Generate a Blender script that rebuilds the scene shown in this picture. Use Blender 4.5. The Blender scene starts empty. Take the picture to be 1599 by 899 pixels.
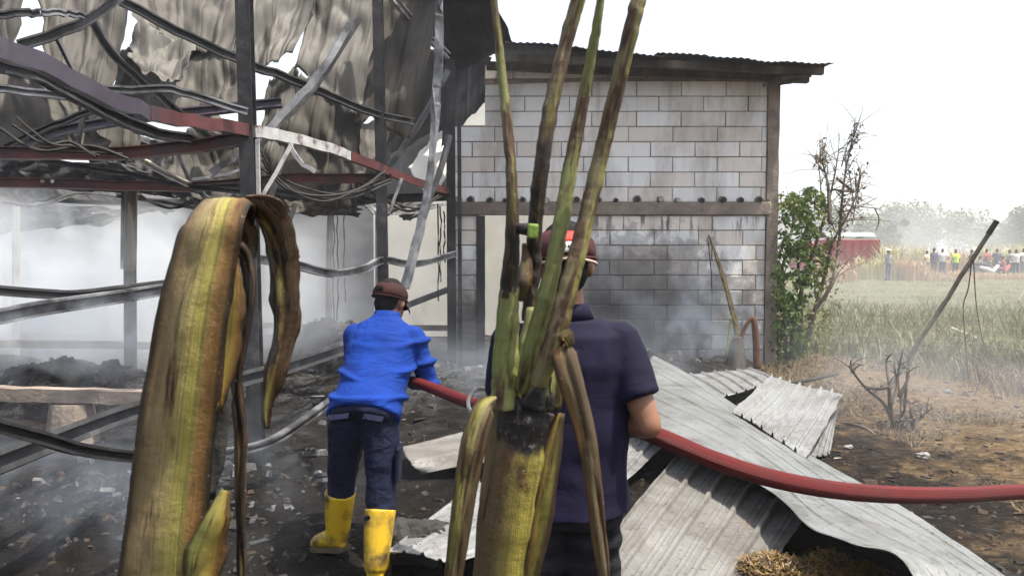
import bpy, math, random
import numpy as np
from mathutils import Vector, Matrix, noise

SC = bpy.context.scene
COL = SC.collection
R = math.radians
# ------------------------------------------------------------------ camera, sky, sun, exposure
CAM_H, FPX, CX, CY, HZ = 1.6, 1244.0, 799.5, 449.5, 390.0
PITCH = math.atan((CY - HZ) / FPX)
cam_d = bpy.data.cameras.new('camera'); cam = bpy.data.objects.new('camera', cam_d); COL.objects.link(cam)
cam_d.sensor_width = 36; cam_d.lens = 36 * FPX / 1599; cam_d.clip_start = 0.05; cam_d.clip_end = 2000
cam.location = (0, 0, CAM_H); cam.rotation_euler = (R(90) - PITCH, 0, 0)
cam_d.dof.use_dof = True; cam_d.dof.focus_distance = 4.6; cam_d.dof.aperture_fstop = 13
SC.camera = cam
SUN = Vector((0.36, -0.10, 0.93)).normalized()
w = bpy.data.worlds.new('World'); SC.world = w; w.use_nodes = True
nt = w.node_tree; bg = nt.nodes['Background']
sky = nt.nodes.new('ShaderNodeTexSky'); sky.sky_type = 'NISHITA'; sky.sun_disc = False
sky.sun_elevation = math.asin(SUN.z); sky.sun_rotation = math.atan2(SUN.x, SUN.y)
sky.air_density = 1.0; sky.dust_density = 3.0; sky.ozone_density = 1.0
hs = nt.nodes.new('ShaderNodeHueSaturation'); hs.inputs['Saturation'].default_value = 0.42
nt.links.new(sky.outputs[0], hs.inputs['Color']); nt.links.new(hs.outputs[0], bg.inputs[0]); bg.inputs[1].default_value = 0.15
sd = bpy.data.lights.new('sun', 'SUN'); sd.energy = 4.0; sd.angle = R(0.6); sd.color = (1, .92, .79)
so = bpy.data.objects.new('sun', sd); COL.objects.link(so); so.rotation_euler = SUN.to_track_quat('Z', 'Y').to_euler()
SC.view_settings.view_transform = 'Standard'; SC.view_settings.look = 'None'
SC.view_settings.exposure = 1.2; SC.view_settings.gamma = 1
SC.render.engine = 'CYCLES'
cy = SC.cycles
cy.use_denoising = True; cy.max_bounces = 6; cy.diffuse_bounces = 3; cy.glossy_bounces = 2; cy.transmission_bounces = 3
cy.volume_bounces = 3; cy.transparent_max_bounces = 6; cy.caustics_reflective = False; cy.caustics_refractive = False
cy.sample_clamp_indirect = 6; cy.use_adaptive_sampling = True; cy.adaptive_threshold = .025; cy.volume_max_steps = 128; cy.volume_step_rate = 1.0

# ------------------------------------------------------------------ helpers
def at(px, py, Y):
    """world point on the line of sight of a pixel at distance Y along the scene"""
    rx, ry = (px - CX) / FPX, -(py - CY) / FPX
    c, s = math.cos(PITCH), math.sin(PITCH)
    d = Vector((rx, c + ry * s, -s + ry * c))
    t = Y / d.y
    return Vector((d.x * t, Y, CAM_H + d.z * t))
def atz(px, py, z=0.0):
    rx, ry = (px - CX) / FPX, -(py - CY) / FPX
    c, s = math.cos(PITCH), math.sin(PITCH)
    d = Vector((rx, c + ry * s, -s + ry * c))
    t = (z - CAM_H) / d.z
    return Vector((d.x * t, d.y * t, z))
def A(*l): return [at(*p) for p in l]
def n3(x, y, z, s=1.0): return noise.noise(Vector((x * s, y * s, z * s)))
def fbm(x, y, z=0.0, o=4):
    return noise.fractal(Vector((x, y, z)), 1.0, 2.0, o)
def sstep(a, b, x):
    t = max(0.0, min(1.0, (x - a) / (b - a))); return t * t * (3 - 2 * t)
def cr(pts, n=6):
    """Catmull-Rom through pts"""
    P = [Vector(p) for p in pts]
    if len(P) < 3: 
        return [P[0].lerp(P[-1], i / n) for i in range(n + 1)]
    Q = [P[0] * 2 - P[1]] + P + [P[-1] * 2 - P[-2]]
    out = []
    for i in range(1, len(Q) - 2):
        a, b, c, d = Q[i - 1:i + 3]
        for k in range(n):
            t = k / n
            out.append(0.5 * ((2 * b) + (c - a) * t + (2 * a - 5 * b + 4 * c - d) * t * t + (3 * b - a - 3 * c + d) * t ** 3))
    out.append(P[-1]); return out
def lerpl(vals, t):
    if not isinstance(vals, (list, tuple)): return vals
    x = t * (len(vals) - 1); i = min(int(x), len(vals) - 2) if len(vals) > 1 else 0
    if len(vals) == 1: return vals[0]
    return vals[i] + (vals[i + 1] - vals[i]) * (x - i)

class MB:
    def __init__(s): s.v = []; s.f = []; s.uv = []; s.m = []
    def add(s, vs, fs, uv=None, mi=0):
        o = len(s.v); s.v += [tuple(v) for v in vs]; s.f += [tuple(i + o for i in f) for f in fs]
        s.uv += list(uv) if uv else [(0, 0)] * len(vs); s.m += [mi] * len(fs)
        return s
    def box(s, c, size, rot=None, mi=0):
        c = Vector(c); h = Vector(size) / 2
        vs = []
        for x in (-1, 1):
            for y in (-1, 1):
                for z in (-1, 1):
                    p = Vector((x * h.x, y * h.y, z * h.z))
                    if rot: p = rot @ p
                    vs.append(c + p)
        return s.add(vs, [(0, 1, 3, 2), (4, 6, 7, 5), (0, 4, 5, 1), (2, 3, 7, 6), (0, 2, 6, 4), (1, 5, 7, 3)], mi=mi)
    def sweep(s, path, prof, up=(0, 0, 1), scale=None, twist=None, caps=True, mi=0):
        """closed 2-D profile swept along a path"""
        P = [Vector(p) for p in path]; n = len(prof); up = Vector(up); vs = []; uv = []; L = 0
        for i, p in enumerate(P):
            T = (P[min(i + 1, len(P) - 1)] - P[max(i - 1, 0)]).normalized()
            S = T.cross(up)
            if S.length < 1e-4: S = T.cross(Vector((1, 0, 0)))
            S.normalize(); U = S.cross(T).normalized()
            if i: L += (p - P[i - 1]).length
            k = lerpl(scale, i / (len(P) - 1)) if scale is not None else 1.0
            tw = lerpl(twist, i / (len(P) - 1)) if twist is not None else 0
            ct, st = math.cos(tw), math.sin(tw)
            for j, (a, b) in enumerate(prof):
                a2, b2 = a * ct - b * st, a * st + b * ct
                vs.append(p + S * (a2 * k) + U * (b2 * k)); uv.append((j / n, L))
        fs = []
        for i in range(len(P) - 1):
            for j in range(n):
                a, b = i * n + j, i * n + (j + 1) % n
                fs.append((a, b, b + n, a + n))
        if caps: fs += [tuple(range(n - 1, -1, -1)), tuple(range((len(P) - 1) * n, len(P) * n))]
        return s.add(vs, fs, uv, mi)
    def tube(s, path, r, n=8, up=(0, 0, 1), mi=0, sm=0, flat=1.0):
        if sm: path = cr(path, sm)
        prof = [(math.cos(2 * math.pi * k / n), flat * math.sin(2 * math.pi * k / n)) for k in range(n)]
        m = len(path)
        sc = [lerpl(r, i / (m - 1)) for i in range(m)]
        return s.sweep(path, prof, up, sc, mi=mi)
    def grid(s, fn, nu, nv, mi=0):
        vs, uv = [], []
        for j in range(nv + 1):
            for i in range(nu + 1):
                u, v = i / nu, j / nv
                vs.append(fn(u, v)); uv.append((u, v))
        fs = [(j * (nu + 1) + i, j * (nu + 1) + i + 1, (j + 1) * (nu + 1) + i + 1, (j + 1) * (nu + 1) + i) for j in range(nv) for i in range(nu)]
        return s.add(vs, fs, uv, mi)
    def ell(s, c, rad, rot=None, nu=12, nv=8, mi=0):
        c = Vector(c); vs = []; 
        for j in range(1, nv):
            th = math.pi * j / nv
            for i in range(nu):
                ph = 2 * math.pi * i / nu
                p = Vector((math.sin(th) * math.cos(ph) * rad[0], math.sin(th) * math.sin(ph) * rad[1], math.cos(th) * rad[2]))
                vs.append(c + (rot @ p if rot else p))
        for z in (1, -1):
            p = Vector((0, 0, z * rad[2])); vs.append(c + (rot @ p if rot else p))
        T, B = len(vs) - 2, len(vs) - 1; fs = []
        for j in range(nv - 2):
            for i in range(nu):
                a, b = j * nu + i, j * nu + (i + 1) % nu
                fs.append((a, a + nu, b + nu, b))
        for i in range(nu):
            fs.append((T, i, (i + 1) % nu)); k = (nv - 2) * nu
            fs.append((B, k + (i + 1) % nu, k + i))
        return s.add(vs, fs, mi=mi)
    def capsule(s, pts, rad, n=12):
        """tapered rounded limb, closed"""
        P = [Vector(p) for p in pts]
        s.tube(P, rad, n)
        for p, r in zip(P, [lerpl(rad, i / (len(P) - 1)) for i in range(len(P))]):
            s.ell(p, (r, r, r), nu=n, nv=8)
        return s
    def loft(s, rings, n=20):
        """rings: (centre, u-vector, v-vector)"""
        vs = []
        for c, u, v in rings:
            for k in range(n):
                t = 2 * math.pi * k / n
                vs.append(Vector(c) + Vector(u) * math.cos(t) + Vector(v) * math.sin(t))
        fs = []
        for i in range(len(rings) - 1):
            for k in range(n):
                a, b = i * n + k, i * n + (k + 1) % n
                fs.append((a, b, b + n, a + n))
        fs += [tuple(range(n - 1, -1, -1)), tuple(range((len(rings) - 1) * n, len(rings) * n))]
        return s.add(vs, fs)
    def mesh(s, name, off=(0, 0, 0)):
        me = bpy.data.meshes.new(name); o = Vector(off)
        me.from_pydata([tuple(Vector(v) - o) for v in s.v], [], s.f)
        if any(u != (0, 0) for u in s.uv):
            uvl = me.uv_layers.new(name='UVMap')
            idx = np.zeros(len(me.loops), dtype=np.int32); me.loops.foreach_get('vertex_index', idx)
            uvl.data.foreach_set('uv', np.array(s.uv, dtype=np.float32)[idx].ravel())
        if any(s.m): me.polygons.foreach_set('material_index', s.m)
        return me
    def build(s, name, mats, parent=None, smooth=False, solid=0.0, bevel=0.0):
        me = s.mesh(name, wloc(parent))
        return obj_from(me, name, mats, parent, smooth, solid, bevel)
_WL = {}
def wloc(o):
    l = Vector((0, 0, 0))
    while o is not None:
        l = l + o.location; o = o.parent
    return l
def obj_from(me, name, mats, parent=None, smooth=False, solid=0.0, bevel=0.0):
    o = bpy.data.objects.new(name, me); COL.objects.link(o)
    if not isinstance(mats, (list, tuple)): mats = [mats]
    for m in mats: me.materials.append(m)
    if parent is not None: o.parent = parent
    if smooth:
        me.polygons.foreach_set('use_smooth', [True] * len(me.polygons))
    if solid:
        md = o.modifiers.new('solid', 'SOLIDIFY'); md.thickness = solid; md.offset = 0
    if bevel:
        md = o.modifiers.new('bevel', 'BEVEL'); md.width = bevel; md.segments = 2; md.limit_method = 'ANGLE'
    return o
def tag(o, label, cat, group=None, kind=None):
    o['label'] = label
    if cat: o['category'] = cat
    if group: o['group'] = group
    if kind: o['kind'] = kind
    return o
def empty(name, loc, label, cat, group=None):
    o = bpy.data.objects.new(name, None); COL.objects.link(o); o.location = loc; o.empty_display_size = .1
    return tag(o, label, cat, group)

# ------------------------------------------------------------------ materials
def newmat(name):
    m = bpy.data.materials.new(name); m.use_nodes = True
    nt = m.node_tree; return m, nt, nt.nodes['Principled BSDF']
def N(nt, typ, **kw):
    n = nt.nodes.new(typ)
    for k, v in kw.items(): setattr(n, k, v)
    return n
def ramp(nt, fac, stops):
    r = N(nt, 'ShaderNodeValToRGB'); el = r.color_ramp.elements
    while len(el) > 1: el.remove(el[-1])
    el[0].position = stops[0][0]; el[0].color = (*stops[0][1], 1) if len(stops[0][1]) == 3 else stops[0][1]
    for p, c in stops[1:]:
        e = el.new(p); e.color = (*c, 1) if len(c) == 3 else c
    nt.links.new(fac, r.inputs[0]); return r.outputs[0]
def noi(nt, vec, scale, detail=5, rough=.6, dist=0.0):
    n = N(nt, 'ShaderNodeTexNoise'); n.inputs['Scale'].default_value = scale; n.inputs['Detail'].default_value = detail
    n.inputs['Roughness'].default_value = rough; n.inputs['Distortion'].default_value = dist
    if vec is not None: nt.links.new(vec, n.inputs['Vector'])
    return n.outputs['Fac']
def mathn(nt, op, a, b=None, clamp=False):
    m = N(nt, 'ShaderNodeMath', operation=op, use_clamp=clamp)
    for i, x in enumerate((a, b)):
        if x is None: continue
        if isinstance(x, (int, float)): m.inputs[i].default_value = x
        else: nt.links.new(x, m.inputs[i])
    return m.outputs[0]
def mixc(nt, fac, a, b, mode='MIX'):
    m = N(nt, 'ShaderNodeMix', data_type='RGBA', blend_type=mode)
    for i, x in ((0, fac), (6, a), (7, b)):
        if isinstance(x, (int, float)): m.inputs[i].default_value = x
        elif isinstance(x, tuple): m.inputs[i].default_value = (*x, 1)
        else: nt.links.new(x, m.inputs[i])
    return m.outputs[2]
def wpos(nt, scale=(1, 1, 1)):
    g = N(nt, 'ShaderNodeNewGeometry'); mp = N(nt, 'ShaderNodeMapping'); mp.inputs['Scale'].default_value = scale
    nt.links.new(g.outputs['Position'], mp.inputs['Vector']); return mp.outputs[0]
def uvv(nt, scale=(1, 1, 1)):
    g = N(nt, 'ShaderNodeTexCoord'); mp = N(nt, 'ShaderNodeMapping'); mp.inputs['Scale'].default_value = scale
    nt.links.new(g.outputs['UV'], mp.inputs['Vector']); return mp.outputs[0]
def bump(nt, b, h, strength=.3, dist=.01):
    n = N(nt, 'ShaderNodeBump'); n.inputs['Strength'].default_value = strength; n.inputs['Distance'].default_value = dist
    nt.links.new(h, n.inputs['Height']); nt.links.new(n.outputs[0], b.inputs['Normal'])
def pm(name, stops, scale=3, rough=.7, metal=0.0, bstr=.3, bscale=None, bdist=.01, stretch=(1, 1, 1), uv=False, grime=None, spec=.4, transl=0.0, detail=6):
    m, nt, b = newmat(name)
    v = uvv(nt, stretch) if uv else wpos(nt, stretch)
    f = noi(nt, v, scale, detail)
    c = ramp(nt, f, stops)
    if grime:   # (colour, scale, lo, hi)
        g = noi(nt, wpos(nt), grime[1], 5)
        gm = ramp(nt, g, [(grime[2], (0, 0, 0)), (grime[3], (1, 1, 1))])
        c = mixc(nt, gm, c, grime[0])
    nt.links.new(c, b.inputs['Base Color']); b.inputs['Roughness'].default_value = rough; b.inputs['Metallic'].default_value = metal
    b.inputs['Specular IOR Level'].default_value = spec
    if bstr: bump(nt, b, noi(nt, v, bscale or scale * 6, 4), bstr, bdist)
    if transl:
        t = N(nt, 'ShaderNodeBsdfTranslucent'); nt.links.new(c, t.inputs[0])
        mx = N(nt, 'ShaderNodeMixShader'); mx.inputs[0].default_value = transl
        nt.links.new(b.outputs[0], mx.inputs[1]); nt.links.new(t.outputs[0], mx.inputs[2])
        nt.links.new(mx.outputs[0], nt.nodes['Material Output'].inputs['Surface'])
    return m
M = {}
M['maroon'] = pm('maroon_paint', [(.3, (.05, .018, .018)), (.6, (.11, .03, .028)), (.75, (.07, .05, .05))], 4, .5, .2, .2, grime=((.03, .03, .035), 2.5, .52, .66))
M['slate'] = pm('blue_grey_paint', [(.3, (.035, .026, .034)), (.5, (.06, .05, .07)), (.7, (.1, .095, .14))], 3, .45, .2, .15, grime=((.04, .03, .03), 3, .5, .7))
M['dark'] = pm('charred_steel', [(.3, (.012, .012, .014)), (.6, (.035, .034, .036)), (.8, (.09, .085, .08))], 6, .6, .4, .3)
M['whitesteel'] = pm('flaking_white_paint', [(.35, (.1, .055, .045)), (.46, (.34, .335, .33)), (.7, (.46, .46, .46))], 7, .6, .1, .4)
M['galv'] = pm('galvanised_steel', [(.3, (.08, .083, .092)), (.5, (.17, .176, .19)), (.7, (.28, .285, .295))], 5, .55, .3, .35, grime=((.035, .034, .035), 3, .46, .64))
M['galvdark'] = pm('smoked_galvanised_steel', [(.3, (.022, .022, .024)), (.55, (.055, .055, .058)), (.75, (.14, .14, .142))], 5, .55, .4, .25)
M['timber'] = pm('charred_timber', [(.3, (.02, .018, .016)), (.55, (.07, .06, .05)), (.75, (.16, .13, .1))], 4, .85, 0, .8, 20, .02, (1, 1, .15))
M['palewood'] = pm('pale_timber', [(.3, (.2, .17, .14)), (.6, (.38, .34, .28))], 5, .85, 0, .6, 20, .02, (1, 1, .15))
M['burnt'] = pm('burnt_roof_sheet', [(.3, (.035, .031, .026)), (.5, (.06, .054, .046)), (.7, (.09, .082, .07))], 1.5, .7, .0, .3, 3, .01, (4, 1.0, 1), True, grime=((.028, .025, .021), 1.2, .5, .7))
M['burntlight'] = pm('pale_burnt_roof_sheet', [(.3, (.055, .051, .045)), (.5, (.085, .079, .07)), (.7, (.125, .118, .105))], 1.5, .65, .0, .3, 3, .01, (4, 1.0, 1), True, grime=((.042, .039, .033), 1.2, .52, .72))
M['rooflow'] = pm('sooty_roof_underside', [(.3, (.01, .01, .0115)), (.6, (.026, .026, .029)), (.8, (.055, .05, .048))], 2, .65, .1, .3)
M['concrete'] = pm('weathered_concrete', [(.3, (.11, .088, .073)), (.55, (.22, .18, .15)), (.75, (.32, .27, .23))], 4, .9, 0, .7, 25, .015, grime=((.05, .043, .04), 2, .54, .76))
M['cream'] = pm('cream_plaster', [(.3, (.64, .61, .53)), (.7, (.78, .75, .67))], 1.5, .9, 0, .2, 14, .005, grime=((.35, .34, .31), .9, .58, .85))
M['ash'] = pm('grey_ash', [(.3, (.04, .04, .042)), (.55, (.1, .098, .1)), (.75, (.25, .24, .24))], 4, 1, 0, .9, 18, .03)
M['char'] = pm('black_char', [(.3, (.008, .008, .008)), (.7, (.03, .028, .026))], 8, .85, 0, .6, 30)
def sheet_mat(name, base, dirt, met=.35, rough=.42, lo=.5, hi=.72):
    m, nt, b = newmat(name)
    f = noi(nt, wpos(nt), 3.5, 8, .65)
    c = ramp(nt, f, [(.25, tuple(x * .72 for x in base)), (.55, base), (.75, tuple(min(1, x * 1.2) for x in base))])
    g = noi(nt, wpos(nt), 2.0, 9, .7, .6)
    gm = ramp(nt, g, [(lo, (0, 0, 0)), (hi, (1, 1, 1))])
    c = mixc(nt, gm, c, dirt)
    so2 = noi(nt, wpos(nt), 1.3, 9, .72, .8)
    c = mixc(nt, ramp(nt, so2, [(.5, (0, 0, 0)), (.66, (.75, .75, .75))]), c, (.055, .05, .045))
    ru = noi(nt, wpos(nt), 4.2, 8, .75)
    c = mixc(nt, ramp(nt, ru, [(.6, (0, 0, 0)), (.7, (.7, .7, .7))]), c, (.13, .075, .042))
    sp = noi(nt, wpos(nt), 38, 3, .6)
    sm = ramp(nt, sp, [(.6, (0, 0, 0)), (.67, (1, 1, 1))])
    c = mixc(nt, sm, c, (.05, .045, .04))
    nt.links.new(c, b.inputs['Base Color'])
    rr = N(nt, 'ShaderNodeMapRange'); rr.inputs[3].default_value = rough; rr.inputs[4].default_value = rough + .35
    nt.links.new(g, rr.inputs[0]); nt.links.new(rr.outputs[0], b.inputs['Roughness'])
    mm = mathn(nt, 'MULTIPLY', mathn(nt, 'SUBTRACT', 1.0, gm), met); nt.links.new(mm, b.inputs['Metallic'])
    bump(nt, b, noi(nt, wpos(nt), 9, 5), .25, .02)
    return m
M['zinc'] = sheet_mat('zinc_sheet', (.2, .208, .212), (.075, .064, .052))
M['zincdirty'] = sheet_mat('dirty_zinc_sheet', (.155, .152, .145), (.066, .054, .042), .15, .55, .42, .66)
M['zincgrey'] = sheet_mat('grey_zinc_sheet', (.155, .165, .166), (.055, .054, .05), .3, .45, .5, .75)
M['zincbright'] = sheet_mat('bright_zinc_sheet', (.21, .217, .22), (.09, .083, .072), .3, .42, .5, .8)
def block_mat():
    m, nt, b = newmat('aerated_block')
    oi = N(nt, 'ShaderNodeObjectInfo')
    base = ramp(nt, oi.outputs['Random'], [(0, (.64, .64, .63)), (.4, (.76, .76, .75)), (.75, (.6, .545, .49)), (1, (.77, .76, .75))])
    f = noi(nt, wpos(nt, (1, 1, .35)), 2.2, 7, .65)
    c = mixc(nt, ramp(nt, f, [(.45, (0, 0, 0)), (.7, (.8, .8, .8))]), base, (.27, .235, .205))
    f9 = noi(nt, wpos(nt, (1, 1, .12)), 3.2, 7, .7)
    c = mixc(nt, ramp(nt, f9, [(.54, (0, 0, 0)), (.7, (.55, .55, .55))]), c, (.26, .22, .19))
    # soot licked up the wall above the fire: a cloud with its own outline
    sx = N(nt, 'ShaderNodeSeparateXYZ'); g = N(nt, 'ShaderNodeNewGeometry'); nt.links.new(g.outputs['Position'], sx.inputs[0])
    dx = mathn(nt, 'DIVIDE', mathn(nt, 'SUBTRACT', sx.outputs[0], 1.5), 2.1)
    dz = mathn(nt, 'DIVIDE', mathn(nt, 'SUBTRACT', sx.outputs[2], .3), 1.65)
    d = mathn(nt, 'SQRT', mathn(nt, 'ADD', mathn(nt, 'MULTIPLY', dx, dx), mathn(nt, 'MULTIPLY', dz, dz)))
    d = mathn(nt, 'ADD', d, mathn(nt, 'MULTIPLY', mathn(nt, 'SUBTRACT', noi(nt, wpos(nt), 2.6, 8, .7), .5), 1.2))
    s = ramp(nt, d, [(.2, (.94, .94, .94)), (.7, (.72, .72, .72)), (.95, (.35, .35, .35)), (1.25, (0, 0, 0))])
    c = mixc(nt, s, c, (.035, .034, .037))
    dx2 = mathn(nt, 'DIVIDE', mathn(nt, 'SUBTRACT', sx.outputs[0], -.6), .5)
    dz2 = mathn(nt, 'DIVIDE', mathn(nt, 'SUBTRACT', sx.outputs[2], .3), 1.4)
    d2 = mathn(nt, 'SQRT', mathn(nt, 'ADD', mathn(nt, 'MULTIPLY', dx2, dx2), mathn(nt, 'MULTIPLY', dz2, dz2)))
    d2 = mathn(nt, 'ADD', d2, mathn(nt, 'MULTIPLY', mathn(nt, 'SUBTRACT', noi(nt, wpos(nt), 3.6, 8, .7), .5), 1.0))
    c = mixc(nt, ramp(nt, d2, [(.4, (.9, .9, .9)), (1.1, (0, 0, 0))]), c, (.06, .055, .055))
    # drip stains below the beams
    dr = noi(nt, wpos(nt, (1, 1, .09)), 13, 4, .6)
    zz = ramp(nt, mathn(nt, 'ABSOLUTE', mathn(nt, 'SUBTRACT', sx.outputs[2], 2.0)), [(.03, (1, 1, 1)), (.3, (0, 0, 0))])
    c = mixc(nt, mathn(nt, 'MULTIPLY', ramp(nt, dr, [(.54, (0, 0, 0)), (.6, (.85, .85, .85))]), zz), c, (.09, .08, .08))
    zz = ramp(nt, mathn(nt, 'ABSOLUTE', mathn(nt, 'SUBTRACT', sx.outputs[2], 3.72)), [(.05, (1, 1, 1)), (.5, (0, 0, 0))])
    c = mixc(nt, mathn(nt, 'MULTIPLY', ramp(nt, noi(nt, wpos(nt, (1, 1, .06)), 7, 4, .6), [(.52, (0, 0, 0)), (.66, (.5, .5, .5))]), zz), c, (.2, .19, .18))
    nt.links.new(c, b.inputs['Base Color']); b.inputs['Roughness'].default_value = .92
    bump(nt, b, noi(nt, wpos(nt), 45, 4), .35, .006)
    return m
M['block'] = block_mat()
# ------------------------------------------------------------------ ground
def heap(x, y, cx, cyy, rx, ry, h):
    d = ((x - cx) / rx) ** 2 + ((y - cyy) / ry) ** 2
    return h * math.exp(-d * 1.6)
HEAPS = [(-4.6, 8.2, 1.5, .8, .42), (-3.2, 9.2, 1.2, .8, .3), (-2.7, 11.6, 1.0, .9, .55), (-1.9, 10.2, 1.3, .8, .25), (-6.5, 9.5, 2, 1, .3),
         (-2.3, 5.2, .9, .8, .13), (-.8, 8.3, 1.4, 1.4, .22), (.4, 9.4, 1.3, .9, .22), (1.6, 10.2, 1.2, .5, .3), (-3.2, 3.2, .8, .5, .12), (4.1, 8.4, .8, .45, .13), (4.5, 6.4, 1.1, .7, .12),
         (5.2, 4.6, 1.4, .8, .12), (2.9, 10.6, .5, .4, .2), (4.0, 10.5, .6, .4, .16)]
def gz(x, y):
    if y > 40 or abs(x) > 30: return 0.0
    near = 1 - sstep(12, 30, y)
    z = .05 * fbm(x * .6, y * .6, 1.3, 3) * (1 if y < 30 else .3) + near * (.022 * fbm(x * 3.1, y * 3.1, 4.4, 4) + .008 * fbm(x * 11, y * 11, 2.2, 2))
    for h in HEAPS:
        dx, dy = (x - h[0]) / h[2], (y - h[1]) / h[3]
        d = dx * dx + dy * dy
        if d < 3: z += h[4] * math.exp(-d * 1.6) * (1 + .35 * fbm(x * 2.7, y * 2.7, 8, 3))
    return z
def axis(segs):
    out = []
    for a, b, n in segs: out += [a + (b - a) * i / n for i in range(n)]
    return out + [segs[-1][1]]
xs = axis([(-300, -60, 8), (-60, -12, 14), (-12, -6, 40), (-6, 7.5, 230), (7.5, 14, 40), (14, 60, 18), (60, 300, 8)])
ys = axis([(-40, 1.5, 12), (1.5, 8, 140), (8, 13, 64), (13, 24, 44), (24, 60, 24), (60, 420, 12)])
g = MB(); nx = len(xs)
g.add([(x, y, gz(x, y)) for y in ys for x in xs], [(j * nx + i, j * nx + i + 1, (j + 1) * nx + i + 1, (j + 1) * nx + i) for j in range(len(ys) - 1) for i in range(nx - 1)])
def ground_mat():
    m, nt, b = newmat('burnt_ground')
    sx = N(nt, 'ShaderNodeSeparateXYZ'); gg = N(nt, 'ShaderNodeNewGeometry'); nt.links.new(gg.outputs['Position'], sx.inputs[0])
    X, Y = sx.outputs[0], sx.outputs[1]
    p = wpos(nt)
    f1 = noi(nt, p, 1.1, 8, .68); f2 = noi(nt, p, 6, 8, .7); f3 = noi(nt, p, 28, 5, .7)
    ashc = ramp(nt, f2, [(.32, (.003, .0028, .0026)), (.5, (.0085, .0074, .0064)), (.64, (.019, .0155, .013)), (.8, (.065, .058, .052))])
    ashc = mixc(nt, ramp(nt, f1, [(.5, (0, 0, 0)), (.7, (.75, .75, .75))]), ashc, (.032, .022, .015))
    grey = mixc(nt, ramp(nt, noi(nt, p, 2.3, 7, .7), [(.46, (0, 0, 0)), (.62, (.8, .8, .8))]), ashc, ramp(nt, f3, [(.35, (.035, .035, .038)), (.7, (.15, .147, .15))]))
    far_in = ramp(nt, mathn(nt, 'ADD', mathn(nt, 'MULTIPLY', Y, .1), mathn(nt, 'MULTIPLY', f1, .3)), [(.72, (0, 0, 0)), (.95, (1, 1, 1))])
    ashc = mixc(nt, far_in, ashc, grey)
    straw = ramp(nt, noi(nt, wpos(nt, (1, 2.2, 1)), 7, 9, .72), [(.3, (.04, .026, .016)), (.46, (.125, .082, .045)), (.6, (.23, .165, .09)), (.75, (.34, .26, .15))])
    soil = ramp(nt, noi(nt, wpos(nt, (1, 2.5, 1)), 8, 9, .75), [(.35, (.01, .0085, .0075)), (.5, (.036, .027, .02)), (.62, (.08, .056, .037)), (.75, (.16, .118, .076))])
    fieldg = ramp(nt, noi(nt, p, 2.6, 8, .7), [(.35, (.055, .07, .03)), (.5, (.1, .11, .05)), (.62, (.2, .17, .09)), (.75, (.28, .225, .13))])
    t1 = mathn(nt, 'ADD', X, mathn(nt, 'MULTIPLY', mathn(nt, 'SUBTRACT', f1, .5), 4.0))
    k1 = ramp(nt, mathn(nt, 'MULTIPLY', t1, .1), [(.22, (0, 0, 0)), (.32, (1, 1, 1))])
    k2 = ramp(nt, mathn(nt, 'ADD', mathn(nt, 'MULTIPLY', t1, .1), mathn(nt, 'MULTIPLY', mathn(nt, 'SUBTRACT', f2, .5), .35)), [(.29, (0, 0, 0)), (.37, (1, 1, 1))])
    c = mixc(nt, k1, ashc, soil); c = mixc(nt, k2, c, straw)
    k3 = ramp(nt, mathn(nt, 'ADD', mathn(nt, 'MULTIPLY', Y, .05), mathn(nt, 'MULTIPLY', mathn(nt, 'SUBTRACT', f1, .5), .3)), [(.56, (0, 0, 0)), (.68, (1, 1, 1))])
    k3 = mathn(nt, 'MULTIPLY', k3, k1)
    c = mixc(nt, k3, c, fieldg)
    nt.links.new(c, b.inputs['Base Color']); b.inputs['Roughness'].default_value = .97; b.inputs['Specular IOR Level'].default_value = .15
    h = mathn(nt, 'ADD', f3, mathn(nt, 'MULTIPLY', f2, 1.6))
    bump(nt, b, h, 1.0, .07)
    return m
gr = g.build('ground', ground_mat(), smooth=True); gr['kind'] = 'structure'; gr['label'] = 'burnt black ash and dry dirt ground running out to the field'

# ------------------------------------------------------------------ block building on the right
YW = 10.8
def wx(px): return at(px, 400, YW).x
def wz(py): return at(800, py, YW).z
XL, XR = wx(710), wx(1213)
bld = empty('block_building', (XL, YW, 0), 'pale grey block building with doorway and sooty sheet metal roof', 'building')
rnd = random.Random(5)
_bm = {}
def block_mesh(wd, ht, var=0):
    k = (round(wd, 3), round(ht, 3), var)
    if k not in _bm:
        d, c = .1, .006
        mb = MB(); h = wd / 2; z = ht / 2
        fr = [(-h, 0 + c, -z), (h, c, -z), (h, c, z), (-h, c, z)]
        ff = [(-h + c, 0, -z + c), (h - c, 0, -z + c), (h - c, 0, z - c), (-h + c, 0, z - c)]
        bk = [(-h, d, -z), (h, d, -z), (h, d, z), (-h, d, z)]
        fs = [(4, 5, 6, 7)] + [(i, (i + 1) % 4, 4 + (i + 1) % 4, 4 + i) for i in range(4)] + [((i + 1) % 4, i, 8 + i, 8 + (i + 1) % 4) for i in range(4)] + [(11, 10, 9, 8)]
        jj = random.Random(hash(k) % 9999 + var)
        ff = [(x + jj.uniform(-.003, .003), y, z_ + jj.uniform(-.003, .003)) for x, y, z_ in ff]; fr = [(x + jj.uniform(-.0035, .003), y + jj.uniform(-.002, .006), z_ + jj.uniform(-.0035, .003)) for x, y, z_ in fr]
        mb.add(fr + ff + bk, fs); me = mb.mesh('block'); me.materials.append(M['block']); _bm[k] = me
    return _bm[k]
CH = .2025
DX0, DX1, DZ = wx(757), wx(872), 2.04
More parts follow.
